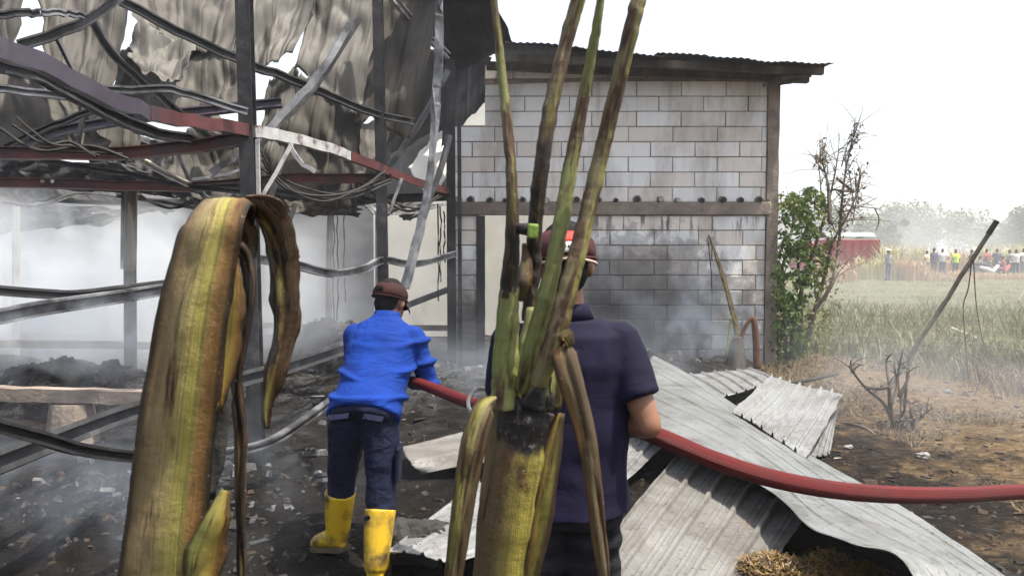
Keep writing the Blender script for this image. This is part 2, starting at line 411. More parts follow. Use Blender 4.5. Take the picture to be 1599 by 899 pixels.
def course(z0, x0, x1, off, ht=CH):
    x = x0 - off
    while x < x1 - .02:
        a, b = max(x, x0), min(x + .6, x1); x += .6
        if b - a < .05: continue
        segs = [(a, b)]
        if z0 < DZ - .05:
            segs = []
            if a < DX0 - .1: segs.append((a, min(b, DX0 - .1)))
            if b > DX1: segs.append((max(a, DX1), b))
        for s, e in segs:
            if e - s < .05: continue
            wd = round((e - s - .009) / .05) * .05 if e - s < .58 else .591
            wd = min(wd, e - s - .006) if wd > e - s else wd
            if wd < .03: continue
            o = bpy.data.objects.new('block', block_mesh(e - s - .011, ht - .011, rnd.randrange(4))); COL.objects.link(o); o.parent = bld
            o.location = ((s + e) / 2 - XL, rnd.uniform(-.006, .004), z0 + ht / 2)
            o.rotation_euler = (rnd.uniform(-.006, .006), rnd.uniform(-.004, .004), rnd.uniform(-.006, .006))
            if z0 < 2.0:
                pass
XC = wx(1195)
for i in range(10): course(2.065 - CH * (i + 1), XL, XC, .3 if i % 2 else .12)
for i in range(8):
    z0 = 2.24 + i * CH
    course(z0, wx(757) if z0 > 3.2 else XL, XC, .36 if i % 2 else .06)
course(3.885, wx(757), wx(1180), .22, .19)
# mortar core behind the joints, with the doorway left open
mb = MB()
def core(x0, x1, z0, z1): mb.box(((x0 + x1) / 2, YW + .06, (z0 + z1) / 2), (x1 - x0, .09, z1 - z0))
core(XL + .01, DX0 - .08, 0, 2.07); core(DX1 + .006, XC + .01, 0, 2.07); core(XL + .01, XC, 2.2, 3.27); core(wx(757) + .006, XC, 3.27, 4.07)
mb.build('mortar_core', M['concrete'], bld)
mb = MB(); mb.box(((XL + XC) / 2 + .02, YW + .035, 2.155), (XC - XL + .06, .16, .172)); mb.build('lintel_beam', M['concrete'], bld, bevel=.01)
mb = MB(); mb.sweep([(wx(757), YW + .04, 3.83), (wx(950), YW + .04, 3.875), (XC + .02, YW + .04, 3.87)], [(-.06, -.02), (.06, -.02), (.06, .022), (-.06, .022)]); mb.build('top_beam', M['concrete'], bld)
def rough_col(x0, x1, y0, y1, z0, z1, seed):
    m_ = MB(); nz = int((z1 - z0) / .06)
    pr = [(x0, y0), ((x0 + x1) / 2, y0), (x1, y0), (x1, y1), (x0, y1)]
    vs = []
    for k in range(nz + 1):
        z = z0 + (z1 - z0) * k / nz
        for j, (x, y) in enumerate(pr):
            vs.append((x + .012 * n3(x * 3 + seed, z * 4, j), y + .012 * n3(z * 4, x * 3 + seed, j + 5), z))
    n = len(pr)
    fs = [(k * n + j, k * n + (j + 1) % n, (k + 1) * n + (j + 1) % n, (k + 1) * n + j) for k in range(nz) for j in range(n)] + [tuple(range(nz * n, nz * n + n))]
    return m_.add(vs, fs)
rough_col(XC + .002, XR, YW - .03, YW + .14, 0, 3.98, 1).build('concrete_column', M['concrete'], bld)
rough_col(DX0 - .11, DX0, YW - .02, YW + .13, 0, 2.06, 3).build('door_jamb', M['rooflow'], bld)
rough_col(DX1 - .02, DX1 + .02, YW + .02, YW + .13, 0, 2.06, 6).build('door_jamb', M['concrete'], bld)
for px in (716, 735, 765, 789, 816, 852, 900, 933, 961, 994, 1030, 1057, 1094, 1127, 1155, 1184):
    x = wx(px) ; z = 2.27 + rnd.uniform(-.012, .012); rr = rnd.uniform(.024, .036)
    j = MB(); ring = []
    n = 12; vs = []; sd_ = rnd.random() * 50
    for k in range(n):
        t = 2 * math.pi * k / n; q = rr * (1.55 + .5 * n3(math.cos(t) * 2 + sd_, math.sin(t) * 2, 0))
        vs.append((x + q * 1.15 * math.cos(t), YW - .003, z + q * math.sin(t)))
    for k in range(n):
        t = 2 * math.pi * k / n; vs.append((x + rr * 1.2 * math.cos(t), YW - .03, z + rr * 1.2 * math.sin(t)))
    j.add(vs, [(k, (k + 1) % n, n + (k + 1) % n, n + k) for k in range(n)] + [tuple(range(n, 2 * n))])
    jo = j.build('joist_socket', M['concrete'], bld)
    b_ = MB(); b_.tube([(x, YW - .02, z), (x, YW - .055 - rnd.random() * .03, z)], rr, 10); b_.build('joist_end', M['char'] if rnd.random() < .8 else M['palewood'], jo)
# roof of the block building: overlapping corrugated sheets with a sagging front edge
def rib(u, per=.2, wd=.22, h=.025):
    t = (u / per) % 1.0
    return h * (sstep(0, .3, t / wd) * (1 - sstep(.7, 1, t / wd))) if t < wd else 0.0
f0, f1 = at(786, 66, 9.95), at(1306, 99, 9.95)
edges = [0, .21, .47, .6, .84, 1.0]
for k in range(5):
    e0, e1 = edges[k], edges[k + 1] + (.02 if k < 4 else 0)
    sd_ = k * 7.3; dz = -.012 * (k % 2) + (0.03 if k == 2 else 0)
    def fn(u, v, e0=e0, e1=e1, sd_=sd_, dz=dz):
        t = e0 + (e1 - e0) * u
        x = f0.x + (f1.x - f0.x) * t
        y = 9.95 + 2.4 * v + (.06 * n3(t * 9, sd_, 0) if v < .01 else 0) + (.05 * (k % 3) if v < .01 else 0)
        z = f0.z + (f1.z - f0.z) * t + .16 * v + dz + .009 * math.sin(x * 2 * math.pi / .085) + .03 * n3(t * 3, v * 4, sd_) + .05 * (1 - v) * n3(t * 8, 3, sd_)
        return (x, y, z)
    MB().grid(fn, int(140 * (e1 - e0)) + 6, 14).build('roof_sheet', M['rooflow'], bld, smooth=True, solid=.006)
for (pa, pb, s) in (((790, 90, 10.25), (1285, 112, 10.25), .045), ((760, 103, 10.7), (1262, 124, 10.7), .05)):
    b_ = MB(); a_, c_ = at(*pa), at(*pb)
    b_.sweep([a_.lerp(c_, i / 12) + Vector((0, 0, .012 * n3(i * .7, s * 100, 0))) for i in range(13)], [(-s, -s), (s, -s), (s, s), (-s, s)]); b_.build('purlin', M['timber'], bld)
for k, px in enumerate((1222, 1238, 1252)):
    a_ = at(px, 133 - k * 5, 10.5 - .1 * k); b_ = MB(); b_.sweep([a_ + Vector((-.25, 0, .0)), a_ + Vector((.1, -.05, .03))], [(-.03, -.02), (.03, -.02), (.03, .02), (-.03, .02)]); b_.build('purlin', M['timber'], bld)
# left side wall and rear of the building
mb = MB(); mb.box((XR - .07, YW + .85, 1.95), (.1, 1.4, 3.9)); mb.build('side_wall', M['concrete'], bld)

# ------------------------------------------------------------------ cream wall at the back of the warehouse
pw = empty('plaster_wall', (-4, 15, 0), 'cream plastered wall at the back of the smoky burnt-out hall', 'wall')
M['creamsoot'] = pm('smoke_stained_plaster', [(.3, (.3, .29, .26)), (.7, (.46, .44, .4))], .9, .9, 0, .2, 14, .005, grime=((.1, .1, .1), .5, .45, .65))
mb = MB(); mb.box((-8.4, 15.1, 1.25), (11.6, .2, 2.5)); mb.build('wall_panel', M['creamsoot'], pw)
mb = MB(); mb.box((.45, 14.8, 2.3), (6.0, .2, 4.6)); mb.build('wall_panel', M['cream'], pw)
mb = MB(); mb.box((-8.4, 15.05, 2.58), (11.6, .34, .14)); mb.build('coping', M['concrete'], pw)

# ------------------------------------------------------------------ warehouse steel frame
fr = empty('warehouse_frame', (-1.9, 5.7, 0), 'buckled steel column and beam frame of the burnt warehouse', 'steel frame')
def Cprof(wd, ht, t=.006):
    a, b = wd / 2, ht / 2
    return [(-a, -b), (a, -b), (a, -b + t * 2.2), (-a + t, -b + t), (-a + t, b - t), (a, b - t * 2.2), (a, b), (-a, b)]
def Iprof(wd, ht, t=.008):
    a, b = wd / 2, ht / 2; q = t / 2
    return [(-a, -b), (a, -b), (a, -b + t), (q, -b + t), (q, b - t), (a, b - t), (a, b), (-a, b), (-a, b - t), (-q, b - t), (-q, -b + t), (-a, -b + t)]
def Rprof(wd, ht): return [(-wd / 2, -ht / 2), (wd / 2, -ht / 2), (wd / 2, ht / 2), (-wd / 2, ht / 2)]
def beam(name, pts, prof, mat, parent, sm=6, up=(0, 0, 1), twist=None):
    P = [at(*p) for p in pts]
    if len(P) > 2 and sm:
        P = cr(P, max(3, sm - 2)); q_ = pts[0][0] * .37 + pts[0][1]
        P = [p + Vector((.012 * n3(i * .9, q_, 1), 0, .016 * n3(i * .9, q_, 7))) for i, p in enumerate(P)]
    elif len(P) == 2: P = [P[0].lerp(P[1], i / 4) for i in range(5)]
    return MB().sweep(P, prof, up, twist=twist).build(name, mat, parent)
def vcol(px0, px1, Y, top, bot_z, wd, mats, split=None, prof=None):
    P0 = at(px0, top, Y); x1 = at(px1, 600, Y).x
    P1 = Vector((x1, Y, bot_z)); pf = prof or Iprof(wd, wd)
    if split is None:
        MB().sweep([P1.lerp(P0, i / 8) + Vector((.006 * n3(i, px0, 0), 0, 0)) for i in range(9)], pf, (0, 1, 0)).build('column', mats[0], fr)
    else:
        t = (at(px0, split, Y).z - bot_z) / (P0.z - bot_z); Q = P1.lerp(P0, t)
        lo = MB().sweep([P1, P1.lerp(Q, .5), Q], pf, (0, 1, 0)).build('column', mats[0], fr)
        MB().sweep([Q + Vector((0, 0, .001)), Q.lerp(P0, .5), P0], pf, (0, 1, 0)).build('upper_shaft', mats[1], lo)
vcol(380, 400, 5.7, -40, 0, .1, (M['galvdark'], M['dark']), 205)
vcol(589, 602, 8.3, -40, 0, .1, (M['galvdark'], M['dark']), 268)
vcol(703, 706, 10.45, 95, 0, .11, (M['dark'],))
vcol(717, 719, 10.55, 195, 0, .05, (M['galvdark'],), prof=Rprof(.05, .05))
MB().tube([at(205, 276, 9), at(203, 420, 9), Vector((at(203, 560, 9).x, 9, 0))], .068, 10).build('timber_post', M['timber'], fr)
MB().tube([at(193, 300, 9.6), at(192, 420, 9.6)], .03, 6).build('timber_post', M['galvdark'], fr)
MB().tube([at(25, 305, 11), at(25, 440, 11), Vector((at(25, 560, 11).x, 11, 0))], .05, 8).build('timber_post', M['palewood'], fr)
MB().tube([at(517, 318, 12), at(514, 400, 12), Vector((at(513, 560, 12).x, 12, 0))], .05, 8).build('timber_post', M['timber'], fr)
MB().tube([at(592, 330, 12.3), at(592, 400, 12.3), Vector((at(592, 560, 12.3).x, 12.3, 0))], .06, 8).build('timber_post', M['galv'], fr)
# long eaves girt along the open side
G = [(-60, 50, 3.05), (0, 78, 3.3), (60, 97, 3.6), (150, 146, 4.1), (230, 176, 4.7), (300, 190, 5.2), (392, 204, 5.7)]
beam('girt', G[:5], Rprof(.05, .085), M['slate'], fr)
beam('girt', G[4:], Rprof(.05, .085), M['maroon'], fr)
beam('girt', [(394, 205, 5.71), (440, 213, 6.2), (500, 228, 6.9), (545, 243, 7.5)], Rprof(.05, .085), M['whitesteel'], fr)
beam('girt', [(546, 244, 7.52), (600, 265, 8.3), (640, 281, 9.1), (700, 299, 10.4)], Rprof(.05, .085), M['maroon'], fr)
beam('girt', [(0, 103, 3.9), (65, 120, 4.2), (140, 162, 4.6), (220, 200, 5.2), (310, 222, 5.9)], Cprof(.05, .07), M['galvdark'], fr)
# tie beams of the three frames
beam('tie_beam', [(-80, 237, 5.8), (60, 240, 5.8), (200, 239, 5.8), (300, 228, 5.8), (386, 214, 5.76)], Iprof(.09, .09), M['maroon'], fr)
beam('tie_beam', [(-60, 284, 8.4), (140, 288, 8.4), (300, 292, 8.4), (382, 285, 8.4)], Iprof(.09, .1), M['maroon'], fr)
beam('tie_beam', [(382, 284, 8.42), (480, 279, 8.42), (612, 279, 8.42)], Iprof(.09, .1), M['maroon'], fr)
beam('tie_beam', [(-40, 302, 10.5), (120, 312, 10.5), (300, 317, 10.5), (420, 311, 10.5), (560, 311, 10.5), (703, 307, 10.5)], Iprof(.09, .11), M['dark'], fr)
for px in (66, 81): MB().tube([at(px, 283, 8.34), at(px, 283, 8.3)], .02, 10).build('bolt', M['whitesteel'], fr)
beam('brace', [(406, 312, 5.75), (432, 268, 5.8), (456, 224, 5.85)], Rprof(.02, .028), M['whitesteel'], fr, 0)
beam('brace', [(402, 218, 5.62), (404, 312, 5.62)], Rprof(.02, .025), M['whitesteel'], fr, 0)
beam('brace', [(452, 224, 6), (468, 252, 6), (492, 268, 6)], Rprof(.02, .03), M['whitesteel'], fr)
beam('brace', [(628, 278, 8.6), (612, 320, 8.6), (607, 334, 8.6)], Rprof(.02, .03), M['whitesteel'], fr, 0)
beam('brace', [(700, 452, 11), (640, 475, 10.6), (590, 505, 10)], Rprof(.03, .08), M['galvdark'], fr, 0)
beam('plinth_rail', [(400, 507, 11.5), (560, 511, 11.5), (705, 512, 11.5)], Rprof(.06, .08), M['concrete'], fr, 0)

# ------------------------------------------------------------------ collapsed roof: crumpled sheets and bent purlins hanging inside
M['palegrey'] = pm('pale_grey_panel', [(.3, (.26, .26, .265)), (.7, (.4, .4, .4))], 1.5, .8, 0, .2)
rf = empty('collapsed_roof', (-3.5, 7, 2.6), 'crumpled burnt sheet metal roof sagging through twisted purlins', 'roof')
rs = random.Random(11)
def hang(c, mat, fold=.09, ribh=.02, seed=0, nu=120, nv=40, tear=.05, per=.22, parent=None, sag=0.0, name='roof_sheet', solid=.004):
    """torn sheet between 4 corners given top-left, top-right, bottom-right, bottom-left; folds run top to bottom"""
    P = [at(*q) for q in c]
    wd = ((P[1] - P[0]).length + (P[2] - P[3]).length) / 2
    ln = ((P[3] - P[0]).length + (P[2] - P[1]).length) / 2
    nrm = (P[1] - P[0]).cross(P[3] - P[0]).normalized()
    if nrm.y > 0: nrm = -nrm
    def fn(u, v):
        uu = u + tear * fbm(v * 3.1, seed, u * 2, 3) * (1 if (u < .02 or u > .98) else .25)
        vv = v + tear * 1.3 * fbm(u * 4.2, seed + 9, 2, 3) * (1 if (v < .02 or v > .98) else .15)
        p = P[0].lerp(P[1], uu).lerp(P[3].lerp(P[2], uu), vv)
        d = fold * .5 * math.sin((u * wd * 2.6 + .9 * fbm(u * 2, v * 1.5, seed, 2)) * 1.5 + seed) * (.35 + .65 * v)
        d += fold * 1.5 * fbm(u * wd * 1.3 + seed, v * ln * .55, seed * .7, 4)
        d += fold * 1.2 * abs(fbm(u * wd * 1.7 + v * .8 + seed, v * ln * 1.3, seed * .3, 2)) + fold * .3 * abs(n3(u * wd * 5 + v * 2 + seed, v * ln * 2.6, seed))
        d += rib(u * wd, per, .3, ribh * .45) + .0015 * math.sin(u * wd * 70)
        return p + nrm * d + Vector((0, 0, -sag * math.sin(math.pi * u) * v))
    return MB().grid(fn, nu, nv).build(name, mat, parent or rf, smooth=True, solid=solid)
B, BL = M['burnt'], M['burntlight']
hang([(-30, -40, 7.6), (64, -40, 7.4), (30, 75, 6.9), (-40, 160, 6.8)], B, .08, seed=1)
hang([(58, -40, 8), (212, -40, 7.8), (170, 185, 7.2), (70, 110, 7.0)], B, .07, seed=2, nu=130, nv=44)
hang([(205, -40, 8.2), (400, -40, 8), (372, 110, 7.6), (212, 40, 7.4)], B, .09, seed=3, nu=130, nv=44)
hang([(212, 35, 7.2), (306, 60, 7.2), (282, 140, 6.7), (200, 95, 6.9)], BL, .14, seed=4, tear=.1)
hang([(285, 55, 7.6), (392, 92, 7.5), (398, 200, 7.3), (262, 160, 7.0)], B, .13, seed=5, tear=.09)
hang([(190, 88, 8.2), (330, 110, 8.2), (345, 210, 7.8), (165, 190, 7.6)], B, .12, seed=6, tear=.08)
hang([(395, -40, 8.6), (515, -40, 8.6), (462, 96, 8.2), (396, 128, 8.0)], BL, .1, seed=7, nu=130, nv=44)
hang([(500, -40, 8.9), (602, -40, 8.8), (560, 190, 8.4), (466, 118, 8.3)], BL, .1, seed=8, nu=130, nv=44)
hang([(590, -40, 9.4), (705, -40, 9.4), (640, 215, 9.2), (552, 186, 8.9)], B, .11, seed=9, nu=130, nv=44)
hang([(470, 112, 9.2), (566, 176, 9.0), (560, 330, 8.9), (430, 300, 8.8)], B, .13, seed=10, nu=130, nv=44, tear=.09)
hang([(-30, 95, 8.2), (120, 150, 8.2), (170, 230, 8), (-30, 245, 8)], B, .12, seed=12, tear=.09)
hang([(130, 170, 8.6), (222, 190, 8.6), (218, 262, 8.4), (128, 245, 8.4)], B, .1, seed=13, tear=.06)
hang([(262, 215, 9), (392, 200, 9), (405, 285, 9), (280, 300, 8.8)], B, .12, seed=14, tear=.1)
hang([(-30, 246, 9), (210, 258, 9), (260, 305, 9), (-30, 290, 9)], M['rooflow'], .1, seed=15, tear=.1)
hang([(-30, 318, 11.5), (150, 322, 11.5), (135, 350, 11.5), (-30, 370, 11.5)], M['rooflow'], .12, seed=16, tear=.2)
hang([(150, 322, 11.7), (290, 325, 11.7), (262, 338, 11.7), (130, 345, 11.5)], B, .12, seed=17, tear=.2)
hang([(390, 295, 9.4), (570, 312, 9.6), (560, 338, 9.6), (400, 335, 9.4)], B, .1, seed=18, tear=.15)
hang([(560, 316, 12.5), (700, 318, 12.5), (640, 345, 12.4), (585, 340, 12.4)], M['zincgrey'], .08, seed=19, tear=.15)
hang([(420, 130, 9.6), (470, 110, 9.6), (450, 300, 9.4), (405, 235, 9.5)], BL, .1, seed=20, tear=.1)
hang([(640, 70, 11.4), (760, 95, 11.6), (752, 165, 12), (600, 250, 11.6)], M['burnt'], .08, seed=21, nu=50)  # dark sheet standing in for the dim hall interior under the roof
hang([(688, 66, 11.3), (768, 90, 11.3), (760, 158, 11.4), (690, 232, 11.3)], M['rooflow'], .04, seed=41, nu=50)  # second dark sheet added over the pale wall to darken the interior
# smoother roof slope still standing beside the block building, with a ragged verge
hang([(628, -60, 8.8), (752, -40, 9.0), (803, 68, 10.4), (700, 120, 11.6)], M['rooflow'], .02, .03, seed=22, nu=90, tear=.03, per=.1)
# pale sheet leaning inside the bay beside the block wall
hang([(545, 190, 12.2), (700, 175, 12.6), (702, 305, 13.2), (545, 315, 12.9)], M['palegrey'], .05, 0, seed=23, tear=.05)
hang([(636, 262, 11.6), (690, 200, 11.9), (704, 280, 11.0), (668, 305, 10.9)], M['cream'], .03, 0, seed=24, tear=.06, nu=20, nv=20)  # cream sheet added and tilted up to stand for the sunlit patch
# deeper layers of dark fallen sheet between the ties
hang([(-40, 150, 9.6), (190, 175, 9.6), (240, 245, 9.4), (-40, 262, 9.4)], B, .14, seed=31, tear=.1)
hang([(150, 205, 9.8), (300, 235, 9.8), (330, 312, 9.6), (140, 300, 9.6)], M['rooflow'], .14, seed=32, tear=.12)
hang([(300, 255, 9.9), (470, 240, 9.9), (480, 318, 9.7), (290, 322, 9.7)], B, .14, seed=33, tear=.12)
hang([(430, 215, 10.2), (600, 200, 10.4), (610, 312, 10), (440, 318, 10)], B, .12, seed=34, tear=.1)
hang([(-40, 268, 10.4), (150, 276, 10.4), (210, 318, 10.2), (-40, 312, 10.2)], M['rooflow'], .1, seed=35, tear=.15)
hang([(300, 60, 9.8), (410, 20, 9.8), (402, 115, 9.6), (330, 100, 9.6)], B, .1, seed=36, tear=.1)
def pur(pts, wd, ht, mat, prof=None, tw=None):
    return beam('purlin', pts, prof or Cprof(wd, ht), mat, rf, 6, twist=tw)
pur([(-20, 26, 5.2), (35, 21, 5.3), (65, 20, 5.4)], .03, .05, M['galvdark'])
pur([(65, 20, 5.4), (100, 20, 5.5), (132, 26, 5.6)], .03, .045, M['galv'])
pur([(30, 72, 5.6), (120, 40, 5.8), (192, -8, 6.0)], .04, .075, M['galvdark'])
pur([(142, 30, 6.2), (190, 100, 6.2), (268, 165, 6.3), (335, 222, 6.4)], .05, .06, M['dark'])
pur([(188, 2, 6.4), (300, 60, 6.6), (392, 101, 6.8), (470, 130, 7.4), (585, 178, 8.2), (645, 190, 8.8)], .05, .07, M['galvdark'])
pur([(-20, 137, 5.0), (100, 149, 5.1), (180, 141, 5.2), (268, 141, 5.3), (330, 157, 5.4), (386, 176, 5.5)], .04, .05, M['galv'])
pur([(-10, 240, 6.6), (60, 205, 6.6), (146, 172, 6.6)], .04, .05, M['galvdark'])
pur([(20, 228, 7), (120, 200, 7), (230, 182, 7), (440, 160, 7.2)], .05, .085, M['slate'], tw=[0, .3])
pur([(548, 35, 7.6), (505, 105, 7.4), (455, 165, 7.2), (392, 225, 7.0), (330, 270, 6.9)], .045, .055, M['galv'])
pur([(560, 30, 7.8), (492, 135, 7.5), (420, 210, 7.2), (385, 260, 7.0)], .06, .05, M['galvdark'])
pur([(686, -30, 8.0), (685, 80, 8.0), (679, 190, 8.0), (668, 300, 7.9), (650, 380, 7.8), (632, 450, 7.7)], .055, .085, M['galv'], tw=[0, .5, .2])
pur([(702, 212, 9.6), (686, 270, 9.5), (655, 350, 9.4)], .05, .06, M['galvdark'])
pur([(600, -20, 9.0), (648, 38, 9.3), (700, 88, 9.8)], .06, .08, M['whitesteel'])
pur([(700, 110, 9.8), (660, 185, 9.6), (615, 250, 9.4), (580, 285, 9.2)], .05, .06, M['galvdark'])
pur([(222, 250, 7.4), (262, 272, 7.3), (295, 288, 7.2)], .05, .05, M['palewood'])
pur([(275, 230, 7.4), (290, 270, 7.3), (297, 290, 7.2)], .02, .03, M['galvdark'])
pur([(60, 250, 7.4), (180, 268, 7.4), (290, 290, 7.4), (385, 300, 7.4)], .05, .05, M['dark'])
pur([(0, 315, 10), (60, 322, 10), (120, 303, 10), (190, 309, 10)], .04, .04, M['whitesteel'])
pur([(300, 296, 8), (370, 290, 8), (480, 305, 8), (560, 300, 8)], .05, .06, M['galvdark'])
pur([(180, 305, 9.5), (280, 320, 9.5), (390, 340, 9.5)], .04, .05, M['galv'])
pur([(300, 280, 6.8), (345, 274, 6.8), (385, 262, 6.8)], .02, .02, M['whitesteel'])
pur([(210, 205, 7.3), (262, 212, 7.3), (330, 225, 7.3)], .04, .05, M['slate'])
pur([(440, 255, 7.8), (420, 320, 7.6), (432, 360, 7.5)], .03, .045, M['galvdark'])
pur([(462, 318, 7.4), (448, 366, 7.3), (466, 402, 7.2)], .025, .035, M['galvdark'])
pur([(90, 60, 7.0), (130, 150, 6.8), (118, 240, 6.6)], .03, .04, M['dark'])
# cables
rc = random.Random(3)
for pts in ([(0, 200, 5.6), (60, 235, 5.6), (140, 228, 5.6), (200, 248, 5.7)], [(215, 300, 8.8), (240, 318, 8.8), (270, 325, 8.8), (300, 312, 8.8)],
            [(400, 235, 6.2), (440, 290, 6.3), (500, 306, 6.5), (560, 295, 7), (600, 268, 8)], [(405, 260, 6.5), (470, 300, 6.5), (540, 310, 7), (610, 285, 8)],
            [(560, 290, 8.3), (600, 310, 8.6), (650, 325, 8.9), (685, 305, 9.2)], [(570, 280, 8.3), (610, 318, 8.6), (640, 330, 8.9), (668, 318, 9.2)],
            [(405, 255, 5.9), (395, 275, 5.8), (370, 320, 5.8)], [(20, 195, 5.4), (70, 225, 5.4), (110, 222, 5.5), (150, 245, 5.5)]):
    c_ = MB(); P = [at(*p) for p in pts]
    c_.tube(P, .012, 5, sm=8); c_.tube([p + Vector((rc.uniform(-.04, .04), 0, rc.uniform(-.05, .05))) for p in P], .009, 5, sm=8); c_.build('burnt_cable', M['char'], rf)
for px, Y, a, b_ in ((521, 11.6, 322, 505), (527, 11.5, 325, 500), (538, 11.8, 330, 470), (684, 10.8, 318, 470), (688, 10.8, 322, 440), (694, 10.7, 330, 410)):
    MB().tube([at(px + rc.uniform(-1.5, 1.5), a + (b_ - a) * i / 10, Y) for i in range(11)], .011, 5).build('burnt_cable', M['char'], rf)
# ------------------------------------------------------------------ loose bent steel low in the bays
GS = 'loose bent steel members along the open side'
def loose(name, label, pts, prof, mat, tw=None):
    P = cr([at(*p) for p in pts], 8)
    o = MB().sweep(P, prof, twist=tw).build(name, mat); return tag(o, label, 'steel channel', GS)
loose('steel_channel', 'dark upper one of two bent channels crossing beside the timber post', [(-40, 450, 3.7), (60, 458, 3.9), (120, 460, 4.1), (190, 452, 4.4), (262, 443, 4.7)], Cprof(.03, .05), M['galvdark'])
loose('steel_channel', 'grey lower one of two bent channels crossing beside the timber post', [(-40, 502, 3.5), (60, 482, 3.8), (140, 470, 4.1), (200, 461, 4.4), (262, 450, 4.7)], Cprof(.035, .072), M['galv'])
loose('steel_channel', 'charred black channel sagging just above the ground, left edge', [(-40, 655, 3.0), (60, 682, 3.2), (120, 700, 3.4), (200, 712, 3.7), (260, 712, 4.0)], Cprof(.04, .055), M['dark'])
loose('steel_channel', 'wide two-flanged grey channel rising from the left edge to the blue shirted man', [(-60, 745, 3.2), (80, 690, 3.8), (200, 645, 4.4), (350, 600, 5.1), (450, 572, 5.7), (545, 540, 6.4)], Cprof(.07, .1, .012), M['galvdark'], [.5, .2])
loose('steel_channel', 'bowed galvanised bar lying on ash behind the tall leaf stalk', [(300, 712, 4.9), (360, 705, 5.0), (420, 690, 5.1), (470, 660, 5.5), (535, 612, 6.2)], Cprof(.05, .05), M['galv'])
loose('steel_channel', 'wavy galvanised rail across the bay behind the maroon cap', [(388, 402, 6.0), (450, 411, 6.6), (520, 427, 7.2), (570, 419, 7.9), (600, 406, 8.3), (650, 412, 9.0), (712, 396, 10.3)], Cprof(.04, .075), M['galv'])
def plain(name, label, cat, pts, prof, mat, group=None):
    P = [at(*p) for p in pts]; P = [P[0].lerp(P[1], i / 10) + Vector((0, 0, .012 * n3(i * .8, pts[0][1], 0))) for i in range(11)]
    return tag(MB().sweep(P, prof).build(name, mat), label, cat, group)
plain('concrete_beam', 'pale low concrete beam on stub post at the left edge', 'beam', [(-60, 612, 6.6), (232, 620, 6.6)], Rprof(.12, .11), M['concrete'])
plain('concrete_beam', 'thin far concrete beam crossing behind the charred round post', 'beam', [(-60, 535, 9.5), (330, 540, 9.5)], Rprof(.1, .09), M['concrete'])
b_ = MB(); c_ = at(112, 640, 6.62); b_.loft([((c_.x, c_.y, z), (r_, 0, 0), (0, r_ * .8, 0)) for z, r_ in ((-.02, .22), (.2, .19), (c_.z + .06, .17))], 12)
tag(b_.build('stub_post', M['concrete']), 'squat concrete stub post under the low beam', 'post')

# ------------------------------------------------------------------ fallen roof sheets on the ground
GG = 'fallen roof sheets on the ground'
def gsheet(label, L, Rr, mat, per=.2, ribh=.022, amp=.02, seed=0, nu=60, nv=60, along=True, wave=0.0, name='roof_sheet', tear=.012, group=GG):
    """sheet between two edge lines; (px, py, z) -> ground points; ribs run along the edge lines"""
    PL = cr([atz(*p) for p in L], 10); PR = cr([atz(*p) for p in Rr], 10)
    def pick(P, t):
        x = max(0, min(1, t)) * (len(P) - 1); i = min(int(x), len(P) - 2); return P[i].lerp(P[i + 1], x - i)
    wd = sum((a - b).length for a, b in zip(PL, PR)) / len(PL); ln = sum((PL[i + 1] - PL[i]).length for i in range(len(PL) - 1))
    def fn(u, v):
        vv = v + (tear * fbm(u * 6, seed, 0, 3) if v in (0, 1) else 0)
        uu = u + (tear * fbm(v * 9, seed + 4, 0, 3) if u in (0, 1) else 0)
        p = pick(PL, vv).lerp(pick(PR, vv), uu)
        s = u * wd if along else v * ln
        d = rib(s + .03, per, .24, ribh * 1.15) + .18 * rib(s + .03 + per * .45, per, .08, ribh) + .18 * rib(s + .03 + per * .28, per, .08, ribh)
        d += amp * 1.1 * fbm(u * wd * .9 + seed, v * ln * .7, seed, 2) + wave * math.sin(v * ln * 2.2 + seed)
        d += amp * .35 * max(0, fbm(u * wd * 4 + seed, v * ln * 2.4, seed + 3, 3) - .12)
        e = min(u, 1 - u) ; d -= amp * 1.2 * sstep(.04, 0, e) if False else 0
        return p + Vector((0, 0, d))
    o = MB().grid(fn, nu, nv).build(name, mat, smooth=True, solid=.004)
    return tag(o, label, 'roof sheet', group)
gsheet('ribbed sheet in the foreground under the hose with straw on its end', [(1072, 700, .1), (1010, 770, .1), (950, 850, .08), (850, 990, .06)], [(1262, 812, .06), (1232, 850, .05), (1200, 905, .04), (1110, 1060, .04)], M['zincdirty'], .19, .026, .02, 1, 190, 70)
gsheet('long buckled grey sheet running from block wall to bottom right corner', [(968, 640, .28), (1040, 684, .3), (1130, 727, .28), (1210, 775, .26), (1262, 822, .3), (1330, 850, .32), (1400, 868, .28), (1440, 915, .2), (1500, 1010, .15)],
       [(1020, 556, .3), (1062, 578, .26), (1140, 624, .2), (1230, 683, .15), (1335, 742, .12), (1440, 808, .1), (1570, 899, .08), (1620, 930, .08), (1720, 1000, .08)], M['zincgrey'], .32, .007, .04, 2, 170, 150)
gsheet('bright ribbed sheet with folded right edge beyond the hose', [(1145, 645, .22), (1175, 618, .25), (1206, 588, .28)], [(1262, 718, .12), (1290, 670, .2), (1318, 618, .3)], M['zincbright'], .17, .03, .03, 3, 130, 50)
gsheet('narrow folded sheet strip against the bright sheet right edge', [(1262, 715, .06), (1285, 668, .14), (1306, 636, .26)], [(1296, 712, .02), (1302, 678, .03), (1309, 640, .1)], M['zinc'], .1, .02, .03, 4, 24, 30)
gsheet('small flat sheet at the wall foot behind the long buckled sheet', [(1120, 622, .12), (1092, 605, .14), (1060, 588, .16)], [(1208, 594, .2), (1196, 586, .2), (1170, 576, .2)], M['zinc'], .16, .02, .02, 5, 90, 30)
